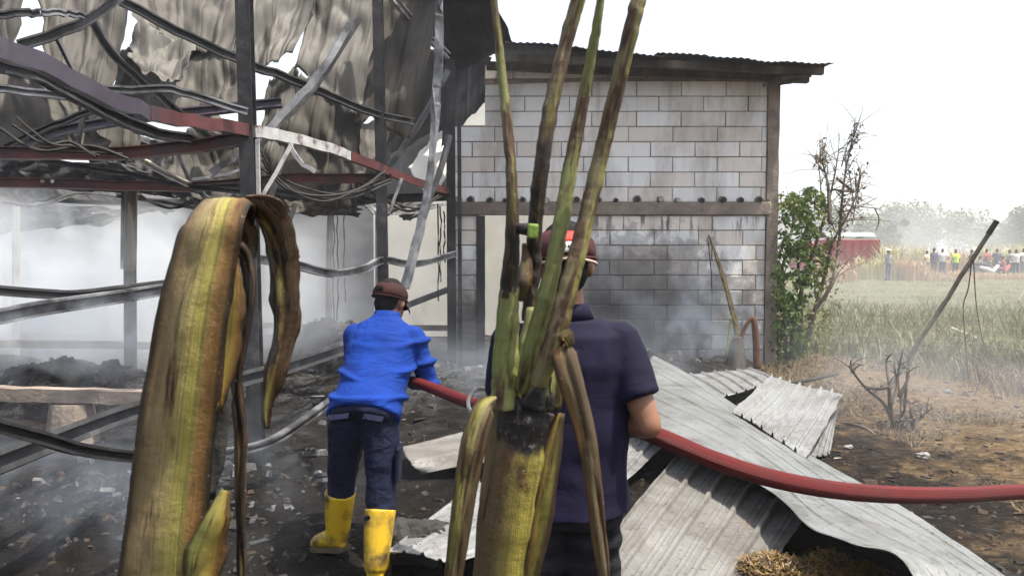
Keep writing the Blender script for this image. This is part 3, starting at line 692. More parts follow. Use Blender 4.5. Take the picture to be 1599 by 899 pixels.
gsheet('pale sheet sticking out behind the navy shirted man', [(940, 660, .12), (930, 710, .1), (900, 800, .08)], [(1046, 690, .12), (1000, 732, .1), (930, 790, .08)], M['zinc'], .19, .02, .02, 6, 90, 40)
gsheet('dull pink grey sheet with curled edge behind the blue shirted man', [(628, 700, .1), (640, 720, .12), (662, 738, .04)], [(790, 655, .12), (800, 685, .14), (810, 715, .16)], M['zincdirty'], .3, .012, .045, 7, 60, 40, along=False)
gsheet('white streaked sheet propped over ash beside the yellow boots', [(748, 752, .1), (690, 800, .12), (606, 862, .14)], [(830, 800, .12), (790, 850, .16), (700, 880, .2)], M['zincbright'], .19, .010, .03, 8, 110, 60)
gsheet('small torn sheet flake between the long sheet and shrub', [(1395, 793, .03), (1420, 810, .02)], [(1425, 800, .03), (1445, 825, .02)], M['zinc'], .2, .01, .01, 9, 12, 12)
def rubble_lump(name, label, c, rad, mat, seed, cat='shade lump'):
    mb = MB(); mb.ell((0, 0, 0), (1, 1, 1), nu=28, nv=18)
    mb.v = [tuple(Vector(c) + Vector((v[0] * rad[0], v[1] * rad[1], v[2] * rad[2])) * (1 + .35 * fbm(v[0] * 1.8 + seed, v[1] * 1.8, v[2] * 1.8, 4))) for v in mb.v]
    return tag(mb.build(name, mat), label, cat)
c_ = atz(655, 868); rubble_lump('cavity_shade', 'black lump added as the dark cavity under the sheet beside the yellow boots', (c_.x, c_.y, .05), (.2, .16, .14), M['char'], 2)  # black lump put in for the shaded hollow under the propped sheet
c_ = atz(720, 700); 

# ------------------------------------------------------------------ people
M['skin'] = pm('brown_skin', [(.3, (.15, .066, .036)), (.7, (.21, .098, .056))], 14, .55, 0, .15, 120, .002)
M['hair'] = pm('black_hair', [(.3, (.004, .0035, .0035)), (.7, (.01, .009, .008))], 60, .75, 0, .6, 160, .004, spec=.15)
def cloth(name, a, b, wr=.5, sc=7, st=(1, 1, 2.4), fleck=900): 
    m, nt, bs = newmat(name)
    c = ramp(nt, noi(nt, wpos(nt), 5, 5), [(.3, a), (.7, b)]); nt.links.new(c, bs.inputs['Base Color'])
    bs.inputs['Roughness'].default_value = .85; bs.inputs['Specular IOR Level'].default_value = .2
    
    h = mathn(nt, 'ADD', noi(nt, wpos(nt, st), sc, 4, .55, .8), mathn(nt, 'MULTIPLY', noi(nt, wpos(nt), 260, 2), .05))
    bump(nt, bs, h, wr, .03); return m
M['blue'] = cloth('royal_blue_cotton', (.001, .018, .13), (.002, .03, .22), .7, 5, (1, 1, 3.0))
M['navytrouser'] = cloth('navy_trouser_cloth', (.003, .0045, .018), (.006, .0085, .028), .6, 9, (1.5, 1.5, 2))
M['navy'] = cloth('navy_jersey', (.003, .0024, .013), (.0055, .0042, .021), .3, 5, (1.2, 1.2, 1.4))
M['black'] = cloth('black_cloth', (.006, .006, .008), (.014, .013, .016), .5)
M['cap'] = cloth('maroon_cap_cloth', (.022, .008, .007), (.036, .012, .011), .2)
M['capblack'] = cloth('dark_maroon_cap_cloth', (.04, .012, .016), (.07, .022, .026), .2)
M['boot'] = pm('yellow_rubber', [(.25, (.26, .14, .008)), (.4, (.46, .29, .012)), (.7, (.56, .37, .018))], 5, .42, 0, .35, 22, .006, grime=((.06, .042, .02), 8, .47, .66))
M['sole'] = pm('dark_rubber', [(.3, (.03, .022, .012)), (.7, (.08, .06, .03))], 8, .8)
M['flagred'] = pm('red_patch', [(.3, (.5, .02, .015)), (.7, (.62, .03, .02))], 8, .7); M['white'] = pm('white_patch', [(.3, (.6, .6, .6)), (.7, (.75, .75, .75))], 8, .7)
M['piping'] = pm('tan_piping', [(.3, (.36, .27, .22)), (.7, (.45, .35, .3))], 8, .8)
def remesh(mb, voxel, smooth=6, fac=.5):
    me = mb.mesh('tmp'); o = bpy.data.objects.new('tmp', me); COL.objects.link(o)
    r_ = o.modifiers.new('r', 'REMESH'); r_.mode = 'VOXEL'; r_.voxel_size = voxel
    s_ = o.modifiers.new('s', 'SMOOTH'); s_.factor = fac; s_.iterations = smooth
    dg = bpy.context.evaluated_depsgraph_get(); out = bpy.data.meshes.new_from_object(o.evaluated_get(dg), depsgraph=dg)
    bpy.data.objects.remove(o); bpy.data.meshes.remove(me); return out
def put(me, name, mat, parent, disp=None):
    n = len(me.vertices); co = np.zeros(n * 3, dtype=np.float32); me.vertices.foreach_get('co', co); co = co.reshape(-1, 3)
    if disp:
        no = np.zeros(n * 3, dtype=np.float32); me.vertices.foreach_get('normal', no); no = no.reshape(-1, 3)
        d = np.array([disp(*map(float, c)) for c in co], dtype=np.float32); co = co + no * d[:, None]
    co = co - np.array(wloc(parent), dtype=np.float32)
    me.vertices.foreach_set('co', co.ravel().astype(np.float32)); me.update()
    me.materials.clear()
    o = obj_from(me, name, mat, parent, True); return o
def axes(J):
    rt = (J['rs'] - J['ls']); rt.z *= .3; rt.normalize(); upv = (J['neck'] - J['pel']).normalized()
    fw = upv.cross(rt).normalized(); return rt, fw, upv
def torso_rings(J, prof, grow=0.0):
    """prof: list of (t from pelvis to neck, half width, half depth)"""
    rt, fw, upv = axes(J); out = []
    path = cr([J['pel'], J['chest'], J['neck']], 12)
    for t, a, b in prof:
        x = max(0, min(1, t)) * (len(path) - 1); i = min(int(x), len(path) - 2); c = path[i].lerp(path[i + 1], x - i)
        if t < 0: c = path[0] + (path[0] - path[3]).normalized() * (-t) * (J['neck'] - J['pel']).length
        out.append((c, rt * (a + grow), fw * (b + grow)))
    return out
def hand(mb, wrist, aim, palmn, k=1.0, curl=1.0):
    """palm, four fingers of different lengths and a thumb from the palm's side, curled about what is held"""
    f = Vector(aim).normalized(); n = Vector(palmn); n = (n - f * n.dot(f)).normalized(); s = f.cross(n)
    c = Vector(wrist)
    mb.loft([(c, s * .026 * k, n * .018 * k), (c + f * .045 * k, s * .038 * k, n * .015 * k), (c + f * .085 * k, s * .04 * k, n * .013 * k), (c + f * .096 * k, s * .034 * k, n * .01 * k)], 12)
    for i, ln in enumerate((.068, .076, .071, .055)):
        b0 = c + f * .088 * k + s * (.03 - .02 * i) * k
        pts = [b0]; ang = .35 * curl
        for j, q in enumerate((.45, .32, .23)):
            d = f * math.cos(ang) + n * math.sin(ang); pts.append(pts[-1] + d * ln * q * k * 1.05); ang += .8 * curl
        mb.capsule(pts, [.0095 * k, .009 * k, .0085 * k, .0075 * k], 8)
    b0 = c + f * .03 * k + s * .03 * k
    mb.capsule([b0, b0 + (f * .7 + s * .6 + n * .4).normalized() * .035 * k, b0 + (f * .8 + s * .45 + n * .8 * curl).normalized() * .065 * k], [.013 * k, .011 * k, .009 * k], 8)
def head(mb, c, fw, k=1.0):
    fw = Vector(fw).normalized(); up = Vector((0, 0, 1)); rt = fw.cross(up).normalized(); up = rt.cross(fw)
    c = Vector(c); Rm = Matrix((rt, fw, up)).transposed()
    P = lambda x, y, z: c + rt * x * k + fw * y * k + up * z * k
    mb.ell(P(0, -.012, .03), (.074 * k, .094 * k, .092 * k), Rm, 18, 14)
    mb.ell(P(0, .03, -.04), (.056 * k, .062 * k, .075 * k), Rm, 16, 12)
    mb.capsule([P(0, .088, .0), P(0, .106, -.028)], [.009 * k, .014 * k], 8)          # nose
    mb.ell(P(0, .085, -.062), (.024 * k, .012 * k, .008 * k), Rm, 10, 6); mb.ell(P(0, .084, -.074), (.02 * k, .012 * k, .007 * k), Rm, 10, 6)
    for s in (-1, 1):
        mb.ell(P(s * .076, -.005, -.008), (.016 * k, .02 * k, .033 * k), Rm, 10, 8)    # ears
        mb.ell(P(s * .031, .078, .014), (.016 * k, .012 * k, .009 * k), Rm, 8, 6)
    return P, Rm
def person(name, label, J, voxel=.011, sleeve='long', shirt=None, trouser=None, footwear=None, foot_mat=None, cap=None, hairlen=.6, k=1.0, twoside=True,
           hem=-.02, waist_grow=.016, shirt_wr=None, trouser_wr=None, boots=False, grip=None, cat='person', shirt_name='shirt', tprof=None, hands=True):
    root = empty(name, (J['pel'].x, J['pel'].y, 0), label, cat)
    rt, fw, upv = axes(J)
    prof = tprof or [(-.12, .13, .1), (0, .165, .118), (.2, .155, .108), (.45, .165, .115), (.68, .185, .122), (.85, .16, .1), (.95, .085, .07)]
    prof = [(a, b * k, c * k) for a, b, c in prof]
    body = MB(); body.loft(torso_rings(J, prof, -.012 * k))
    body.capsule([J['neck'] - upv * .03 * k, J['head'] - Vector((0, 0, .04)) * k], [.058 * k, .054 * k])
    HP, HR = head(body, J['head'], J['face'], k)
    arms = {}
    for s in 'lr':
        sh, el, wr = J[s + 's'], J[s + 'e'], J[s + 'w']
        body.capsule([sh, sh.lerp(el, .5), el], [.054 * k, .046 * k, .037 * k]); body.capsule([el, el.lerp(wr, .35), wr], [.038 * k, .039 * k, .026 * k])
        body.capsule([J['chest'].lerp(J['neck'], .55), sh], [.07 * k, .056 * k])
        aim = J.get(s + 'aim', (wr - el).normalized()); pn = J.get(s + 'palm', Vector((0, 0, -1)))
        if hands: hand(body, wr, aim, pn, k, J.get('curl', 1.0))
        hp, kn, an, toe = J[s + 'h'], J[s + 'k'], J[s + 'a'], J[s + 't']
        body.capsule([hp, hp.lerp(kn, .5), kn], [.082 * k, .07 * k, .053 * k]); body.capsule([kn, kn.lerp(an, .35), an], [.052 * k, .055 * k, .036 * k])
        body.capsule([an, toe], [.036 * k, .028 * k])
    put(remesh(body, voxel, 4), 'body', M['skin'], root)
    sm = MB(); hemprof = [(hem, prof[1][1] + .004, prof[1][2] + .006)] + [p for p in prof if p[0] > hem + .05]
    sm.loft(torso_rings(J, hemprof, waist_grow * k))
    sm.capsule([J['neck'] - upv * .05 * k, J['neck'] - upv * .012 * k], [.075 * k, .062 * k])
    for s in 'lr':
        sh, el, wr = J[s + 's'], J[s + 'e'], J[s + 'w']
        sm.capsule([J['chest'].lerp(J['neck'], .5), sh], [.088 * k, .068 * k])
        if sleeve == 'long':
            sm.capsule([sh, sh.lerp(el, .5), el], [.068 * k, .059 * k, .052 * k]); sm.capsule([el, el.lerp(wr, .9)], [.052 * k, .04 * k])
        else:
            e = sh.lerp(el, .68); d = (el - sh).normalized()
            t_ = MB(); 
            u1 = d.cross(fw).normalized(); u2 = d.cross(u1)
            sm.loft([(sh - d * .02, u1 * .066 * k, u2 * .07 * k), (sh.lerp(e, .5), u1 * .068 * k, u2 * .072 * k), (e, u1 * .066 * k, u2 * .071 * k)], 16)
    so_ = put(remesh(sm, voxel * .9, 5), shirt_name, shirt, root, shirt_wr)
    tm = MB(); tm.loft(torso_rings(J, [(-.13, .15 * k, .115 * k), (-.03, .172 * k, .125 * k), (.14, .16 * k, .115 * k)], .006))
    for s in 'lr':
        hp, kn, an = J[s + 'h'], J[s + 'k'], J[s + 'a']
        e = kn.lerp(an, .42) if boots else kn.lerp(an, .97)
        tm.capsule([hp, hp.lerp(kn, .5), kn], [.1 * k, .088 * k, .076 * k]); tm.capsule([kn, e], [.076 * k, (.07 if boots else .058) * k])
    put(remesh(tm, voxel, 5), 'trousers', trouser, root, trouser_wr)
    for s in 'lr':
        kn, an, toe = J[s + 'k'], J[s + 'a'], J[s + 't']; d = (toe - an); d.z = 0; d.normalize(); sd2 = Vector((d.y, -d.x, 0))
        bm_ = MB(); sz = an.z - J.get('sole_' + s, 0)
        heel = Vector((an.x, an.y, toe.z)) - d * .05 * k
        if boots:
            top = kn.lerp(an, .32); ax = (an - top).normalized(); u1 = ax.cross(d).normalized(); u2 = ax.cross(u1)
            bm_.loft([(top, u1 * .078 * k, u2 * .082 * k), (top.lerp(an, .5), u1 * .07 * k, u2 * .075 * k), (an, u1 * .058 * k, u2 * .066 * k), (an + ax * .03, u1 * .052, u2 * .06)], 18)
        upz = Vector((0, 0, 1))
        L_ = .25 * k; pr = [(0, .036, .03), (.12, .043, .05), (.35, .045, .055), (.6, .05, .042), (.85, .045, .034), (1, .022, .02)]
        tilt = J.get('tilt' + s, 0.0)
        fd = (d * math.cos(tilt) - upz * math.sin(tilt)).normalized(); fu = (upz * math.cos(tilt) + d * math.sin(tilt)).normalized()
        bm_.loft([(heel + fd * L_ * t + fu * hh * k, sd2 * ww * k, fu * hh * k) for t, ww, hh in pr], 16)
        bm_.loft([(an - Vector((0, 0, .0)), sd2 * .05 * k, d * .06 * k), (heel + fd * .06 * k + fu * .04 * k, sd2 * .045 * k, fd * .07 * k)], 14)
        bo = put(remesh(bm_, voxel * .8, 3), 'boot' if boots else 'shoe', foot_mat, root)
        sl = MB(); pts_ = [(0, .04), (.1, .047), (.35, .046), (.6, .053), (.85, .047), (1, .025)]
        vs = []
        for off in (-.012, .01):
            for sg in (1, -1):
                for t, ww in (pts_ if sg > 0 else pts_[::-1]): vs.append(heel + fd * (L_ * 1.03 * t - .006) + sd2 * ww * 1.06 * sg * k + fu * off * k)
        n = len(pts_) * 2
        sl.add(vs, [tuple(range(n - 1, -1, -1)), tuple(range(n, 2 * n))] + [(i, (i + 1) % n, n + (i + 1) % n, n + i) for i in range(n)]); sl.build('sole', M['sole'], bo)
    # hair
    h = MB(); P = HP
    h.ell(P(0, -.02, .035), (.0755 * k, .096 * k, .096 * k), HR, 18, 14)
    h.ell(P(0, -.055, -.02), (.064 * k, .05 * k, .058 * k * (hairlen / .6)), HR, 16, 10)
    put(remesh(h, voxel * .8, 3), 'hair', M['hair'], root, lambda x, y, z: .004 * n3(x * 40, y * 40, z * 40))
    if cap:
        c = MB(); rr = []
        for j in range(9):
            t = j / 8 * math.pi / 2; rr.append((P(0, -.018, .038 + .076 * math.sin(t)), (P(1, 0, 0) - P(0, 0, 0)) * (.09 * math.cos(t) + .001), (P(0, 1, 0) - P(0, 0, 0)) * (.107 * math.cos(t) + .001)))
        rr = [(P(0, -.018, .012), (P(1, 0, 0) - P(0, 0, 0)) * .088, (P(0, 1, 0) - P(0, 0, 0)) * .105)] + rr
        c.loft(rr, 28); co_ = c.build('cap', cap, root, smooth=True)
        bb = MB(); bb.grid(lambda u, v: P((u - .5) * .16 * (1 - .35 * v * v), .075 + .085 * v - .05 * (2 * u - 1) ** 2, .022 - .03 * v - .03 * (2 * u - 1) ** 2), 14, 8)
        bb.build('brim', cap, co_, smooth=True, solid=.004)
        MB().ell(P(0, -.018, .117), (.008, .008, .006)).build('button', cap, co_, smooth=True)
        sb = MB(); sb.tube([P(.0905 * math.cos(t), -.018 + .1075 * math.sin(t), .016) for t in [math.pi * 2 * i / 32 for i in range(33)]], .004, 6); sb.build('band', cap, co_, smooth=True)
        root['_cap'] = 1
        return root, P, HR, co_, so_
    return root, P, HR, None, so_
# --- man in blue: bending forward over the hose
Jb = dict(pel=at(570, 640, 3.92), chest=at(592, 566, 4.12), neck=at(604, 497, 4.27), head=at(611, 472, 4.34), face=Vector((.45, .86, -.28)),
          ls=at(556, 524, 4.2), le=at(552, 580, 4.5), lw=at(596, 596, 4.72), rs=at(645, 528, 4.18), re=at(668, 592, 4.2), rw=at(643, 599, 4.5),
          raim=Vector((-.75, .1, -.05)), rpalm=Vector((0, .2, -1)), laim=Vector((.5, .5, .1)), lpalm=Vector((0, 0, -1)),
          lh=at(543, 665, 3.95), lk=at(533, 738, 4.02), la=Vector((0, 0, 0)), lt=Vector((0, 0, 0)), rh=at(594, 668, 3.92), rk=at(597, 755, 3.86), ra=Vector((0, 0, 0)), rt=Vector((0, 0, 0)), curl=1.1)
gl = atz(530, 866); gr_ = atz(586, 912)
Jb['la'] = Vector((at(530, 840, gl.y).x, gl.y + .02, .12)); Jb['lt'] = Vector((gl.x - .06, gl.y + .16, .045))
Jb['ra'] = Vector((at(587, 880, gr_.y).x, gr_.y, .1)); Jb['rt'] = Vector((at(587, 880, gr_.y).x, gr_.y + .16, .015))
Jb['tiltl'] = .2; Jb['la'].z = .14; Jb['la'].y -= .06; Jb['lt'] = Jb['la'] + Vector((-.13, .1, 0)); Jb['lt'].z = .062
def wr_blue(x, y, z):
    w_ = math.sin(z * 52 + 2.4 * fbm(x * 2.2, y * 2, z * 2, 2)); return .026 * (max(0, w_) ** 2.6) * sstep(-.1, .35, fbm(x * 3.5 + 7, y * 2, z * 6, 2) + .1) + .006 * fbm(x * 5, y * 5, z * 8, 2)
def wr_tr(x, y, z): return .009 * fbm(x * 8, y * 8, z * 11, 3) + .006 * math.sin(z * 60 + 5 * fbm(x * 4, y * 4, z * 3, 2)) * sstep(.0, .4, fbm(x * 3, y * 3, z * 5 + 9, 2))
bm_root, BP, BR, bcap, bshirt = person('person', 'man in royal blue shirt, maroon cap and yellow boots bending over the hose', Jb, .009, 'long', M['blue'], M['navytrouser'], None, M['boot'], M['cap'], .62, 1.0,
    hem=-.08, boots=True, shirt_wr=wr_blue, trouser_wr=wr_tr, tprof=[(-.12, .14, .11), (0, .165, .12), (.2, .155, .112), (.45, .16, .118), (.68, .175, .125), (.85, .155, .1), (.95, .08, .065)])
hole = MB(); hole.ell(BP(0, -.124, .05), (.03, .006, .018), BR, 14, 8); hole.build('cap_opening', M['hair'], bcap, smooth=True)
rtv, fwv, upv = axes(Jb)
for s, hp in ((-1, 'lh'), (1, 'rh')):
    pk = MB(); c_ = Jb['pel'] + rtv * s * .085 - fwv * .122 - upv * .105
    Rm = Matrix((rtv, fwv, upv)).transposed(); pk.box(c_, (.1, .006, .03), Rm @ Matrix.Rotation(.15 * s, 3, 'Y')); pk.build('pocket_flap', M['navytrouser'], bm_root, bevel=.002)
pk = MB(); c_ = Jb['rh'].lerp(Jb['rk'], .62) + Vector((.085, -.01, 0)); pk.box(c_, (.022, .13, .17), Matrix.Rotation(.05, 3, 'Y')); pk.build('cargo_pocket', M['navytrouser'], bm_root, bevel=.008)
# --- man in navy: upright, the hose under his right arm
Jn = dict(pel=at(878, 775, 2.32), chest=at(880, 610, 2.34), neck=at(884, 486, 2.33), head=at(880, 413, 2.34), face=Vector((-.12, 1, -.06)),
          ls=at(800, 537, 2.34), le=at(786, 650, 2.42), lw=at(850, 668, 2.68), rs=at(966, 537, 2.32), re=at(1013, 664, 2.24), rw=at(950, 662, 2.44),
          raim=Vector((-.8, .55, -.05)), rpalm=Vector((-.1, .3, -1)), laim=Vector((.7, .6, 0)), lpalm=Vector((0, .2, -1)),
          lh=at(838, 800, 2.32), lk=at(832, 1010, 2.34), la=Vector((.06, 2.3, .1)), lt=Vector((.05, 2.47, .03)), rh=at(920, 800, 2.32), rk=at(926, 1010, 2.38), ra=Vector((.235, 2.38, .1)), rt=Vector((.25, 2.55, .03)), curl=1.1)
Jn['la'].x = at(830, 1200, 2.3).x; Jn['lt'].x = Jn['la'].x - .02; Jn['ra'].x = at(930, 1200, 2.38).x; Jn['rt'].x = Jn['ra'].x + .02
def wr_navy(x, y, z): return .010 * fbm(x * 4 + 3, y * 4, z * 5, 3) + .006 * math.sin(z * 30 + x * 18 + 4 * fbm(x * 3, y * 3, z * 2, 2)) * sstep(0, .4, fbm(x * 3, y * 3, z * 3 + 4, 2))
nm_root, NP, NR, ncap, nshirt = person('person', 'man in navy polo shirt and flag patch cap behind the banana stem', Jn, .0085, 'short', M['navy'], M['black'], None, M['black'], M['capblack'], .7, 1.0,
    hem=-.07, waist_grow=.02, shirt_wr=wr_navy, trouser_wr=wr_tr, tprof=[(-.12, .14, .11), (0, .178, .125), (.2, .172, .12), (.45, .176, .122), (.68, .188, .128), (.85, .165, .105), (.95, .085, .07)])
# stand collar, cap patch and piping
cl = MB(); nk = Jn['neck'] + Vector((0, 0, .0))
cl.loft([(nk + Vector((0, .0, -.02)), (.082, 0, 0), (0, .08, 0)), (nk + Vector((0, .005, .012)), (.07, 0, 0), (0, .068, 0)), (nk + Vector((0, .008, .024)), (.064, 0, 0), (0, .062, 0))], 24); cl.build('collar', M['navy'], nshirt, smooth=True)
def cap_pt(a, h, o=.0015):
    hh = min(.0755, h); t = math.asin(hh / .076) if h > 0 else 0
    return NP((.09 * math.cos(t) + o) * math.sin(a), -.018 - (.107 * math.cos(t) + o) * math.cos(a), .038 + h)
MB().grid(lambda u, v: cap_pt(-.34 + .62 * u, .022 + .03 * v), 8, 4).build('flag_patch', M['flagred'], ncap, smooth=True, solid=.002)
MB().grid(lambda u, v: cap_pt(-.34 + .62 * u, -.008 + .029 * v), 8, 4).build('flag_patch', M['white'], ncap, smooth=True, solid=.002)
for k in range(5):
    MB().grid(lambda u, v: cap_pt(-.22 + .1 * k + .05 * u, .004 + .008 * v, .0035), 2, 2).build('lettering', M['navytrouser'], ncap)
pp = MB(); pp.tube([NP(.092 * math.sin(a), -.018 - .109 * math.cos(a), .010 - .012 * abs(a) + .004) for a in [-1.35 + 2.7 * i / 20 for i in range(21)]], .0042, 6); pp.build('piping', M['piping'], ncap, smooth=True)

# ------------------------------------------------------------------ hose
def hose_mat():
    m, nt, b = newmat('red_hose')
    v = uvv(nt, (18, .25, 1)); f = noi(nt, v, 2, 4); g_ = noi(nt, wpos(nt), 9, 6, .7)
    c = ramp(nt, f, [(.32, (.05, .0045, .005)), (.5, (.105, .009, .009)), (.68, (.17, .03, .028))])
    c = mixc(nt, ramp(nt, g_, [(.5, (0, 0, 0)), (.7, (.8, .8, .8))]), c, (.07, .017, .016))
    nt.links.new(c, b.inputs['Base Color']); b.inputs['Roughness'].default_value = .62; b.inputs['Specular IOR Level'].default_value = .22
    h = N(nt, 'ShaderNodeTexWave', wave_type='BANDS'); nt.links.new(uvv(nt, (16, 0, 0)), h.inputs['Vector']); h.inputs['Scale'].default_value = 1
    bump(nt, b, h.outputs['Fac'], .6, .006); return m
HOSE = A((560, 520, 5.6), (585, 560, 5.0), (604, 580, 4.6), (625, 590, 4.3), (665, 602, 4.05), (735, 629, 3.6), (800, 648, 3.1), (880, 650, 2.68), (960, 657, 2.52), (1035, 684, 2.42), (1110, 716, 2.4), (1200, 745, 2.42), (1300, 764, 2.5), (1400, 772, 2.6), (1500, 772, 2.75), (1599, 767, 2.95), (1750, 765, 3.3), (2000, 790, 4.0))
hr = empty('fire_hose', HOSE[3], 'faded red fire hose held by both men across the scene', 'hose')
hb = MB().tube(HOSE, [.0285 * (1 + .03 * n3(i * .9, 4, 1)) for i in range(90)], 20, sm=8).build('hose_pipe', hose_mat(), hr, smooth=True)
MB().tube([HOSE[0], HOSE[0] + (HOSE[0] - HOSE[1]).normalized() * .35], [.03, .016], 14).build('nozzle', M['galv'], hr, smooth=True)
# forged spanner loop hanging over the hose
M['forged'] = pm('forged_grey_steel', [(.3, (.07, .073, .078)), (.7, (.16, .163, .168))], 20, .45, .5, .3)
cw = at(752, 628, 3.45); cp = []
for i in range(9):
    a = i / 8 * 2 * math.pi * .82 - .9; cp.append(cw + Vector((.056 * math.cos(a) * 1.05, .03 * math.sin(a), .056 * math.sin(a))))
hc = MB(); hc.sweep(cr(cp, 3), Rprof(.017, .02), (0, 1, 0)); 
tag(hc.build('hose_clamp', M['forged'], bevel=.003), 'grey forged metal hook looped over the red hose', 'hose clamp')
# ------------------------------------------------------------------ banana plants
def banana_mat(name, stops, char=.62, charw=.08, transl=.15, along=.5, seed=0.0, vchar=None):
    """stops run across the stalk (UV u); char blotches follow a stretched noise"""
    m, nt, b = newmat(name)
    tc = N(nt, 'ShaderNodeTexCoord'); sp = N(nt, 'ShaderNodeSeparateXYZ'); nt.links.new(tc.outputs['UV'], sp.inputs[0])
    mp = N(nt, 'ShaderNodeMapping'); mp.inputs['Scale'].default_value = (2.2, 9 * along, 1); mp.inputs['Location'].default_value = (seed, seed * 1.7, 0); nt.links.new(tc.outputs['UV'], mp.inputs[0])
    streak = noi(nt, uvv(nt, (14, .7, 1)), 2.0, 8, .7)
    u = mathn(nt, 'ADD', sp.outputs[0], mathn(nt, 'MULTIPLY', mathn(nt, 'SUBTRACT', streak, .5), .16))
    c = ramp(nt, u, stops)
    c = mixc(nt, ramp(nt, streak, [(.45, (0, 0, 0)), (.7, (.55, .55, .55))]), c, (.13, .11, .05))
    mot = noi(nt, wpos(nt), 24, 8, .7)
    c = mixc(nt, ramp(nt, mot, [(.5, (0, 0, 0)), (.72, (.6, .6, .6))]), c, (.1, .066, .032))
    f = noi(nt, mp.outputs[0], 1.6, 8, .66)
    c = mixc(nt, ramp(nt, f, [(char - .1, (0, 0, 0)), (char, (1, 1, 1))]), c, (.09, .045, .022))
    c = mixc(nt, ramp(nt, f, [(char, (0, 0, 0)), (char + charw, (1, 1, 1))]), c, (.012, .01, .009))
    fine = noi(nt, uvv(nt, (110, 1.6, 1)), 1.0, 3, .6)
    c = mixc(nt, ramp(nt, fine, [(.45, (0, 0, 0)), (.7, (.5, .5, .5))]), c, (.07, .05, .022))
    if vchar:
        vv = mathn(nt, 'ADD', sp.outputs[1], mathn(nt, 'MULTIPLY', mathn(nt, 'SUBTRACT', noi(nt, uvv(nt, (5, 7, 1)), 1.4, 6, .7), .5), .14))
        lo_, hi_ = vchar; q_ = mathn(nt, 'DIVIDE', mathn(nt, 'SUBTRACT', vv, lo_), hi_ - lo_, True)
        c = mixc(nt, ramp(nt, q_, [(0, (0, 0, 0)), (.6, (1, 1, 1))]), c, ramp(nt, noi(nt, wpos(nt), 60, 6, .7), [(.4, (.012, .01, .009)), (.6, (.03, .024, .02)), (.72, (.2, .19, .18))]))
    fl = noi(nt, wpos(nt), 150, 3, .6)
    c = mixc(nt, ramp(nt, fl, [(.68, (0, 0, 0)), (.74, (.7, .7, .7))]), c, (.4, .38, .34))
    nt.links.new(c, b.inputs['Base Color']); b.inputs['Roughness'].default_value = .52; b.inputs['Specular IOR Level'].default_value = .35
    h = mathn(nt, 'ADD', mathn(nt, 'ADD', mathn(nt, 'MULTIPLY', streak, .5), mathn(nt, 'MULTIPLY', fine, .5)), mathn(nt, 'MULTIPLY', noi(nt, wpos(nt), 60, 6, .7), .9))
    bump(nt, b, h, .8, .005)
    t = N(nt, 'ShaderNodeBsdfTranslucent'); nt.links.new(c, t.inputs[0]); mx = N(nt, 'ShaderNodeMixShader'); mx.inputs[0].default_value = transl
    nt.links.new(b.outputs[0], mx.inputs[1]); nt.links.new(t.outputs[0], mx.inputs[2]); nt.links.new(mx.outputs[0], nt.nodes['Material Output'].inputs['Surface'])
    return m
GRN, YEL, OLV, BRN, ORG, BLK, TAN = (.12, .17, .03), (.27, .23, .04), (.14, .14, .045), (.065, .036, .018), (.22, .1, .025), (.012, .01, .008), (.24, .19, .1)
M['bleaf'] = banana_mat('wilted_leaf_sheath', [(0, BLK), (.06, BRN), (.14, (.26, .18, .09)), (.36, (.46, .36, .18)), (.55, (.5, .42, .15)), (.66, (.54, .48, .12)), (.74, (.4, .34, .1)), (.8, (.42, .24, .08)), (.9, (.24, .12, .04)), (.96, BLK), (1, BLK)], .64, .05, .38, .3)
M['bstem'] = banana_mat('scorched_pseudostem', [(0, BRN), (.28, (.07, .042, .02)), (.4, (.12, .075, .035)), (.46, (.22, .16, .045)), (.54, (.4, .34, .06)), (.63, (.36, .3, .06)), (.69, (.12, .07, .025)), (.73, (.5, .4, .06)), (1, (.5, .38, .05))], .66, .06, .1, .25, 3.1, (1.07, 1.1))  # bright yellow on the right side paints in the sunlit edge
M['bpet'] = banana_mat('green_petiole', [(0, OLV), (.3, (.2, .24, .06)), (.5, (.28, .31, .11)), (.65, (.36, .38, .13)), (1, OLV)], .62, .07, .2, .5, 7)
M['bpet2'] = banana_mat('scorched_petiole', [(0, BRN), (.3, (.17, .14, .06)), (.5, (.27, .23, .12)), (.68, (.34, .33, .08)), (.8, (.26, .27, .05)), (1, BRN)], .55, .1, .1, .7, 9)
M['bpet3'] = banana_mat('charred_petiole', [(0, BLK), (.4, BRN), (.55, (.2, .24, .03)), (.7, BRN), (1, BLK)], .46, .05, .05, .6, 12)
M['bbrown'] = banana_mat('brown_dead_stalk', [(0, BRN), (.3, (.12, .09, .05)), (.6, (.16, .12, .06)), (.85, ORG), (1, BRN)], .6, .1, .1, .7, 15)
M['bstrip'] = banana_mat('torn_leaf_strip', [(0, BLK), (.25, BRN), (.5, (.28, .27, .05)), (.8, (.36, .24, .05)), (1, BLK)], .6, .06, .3, .5, 19)
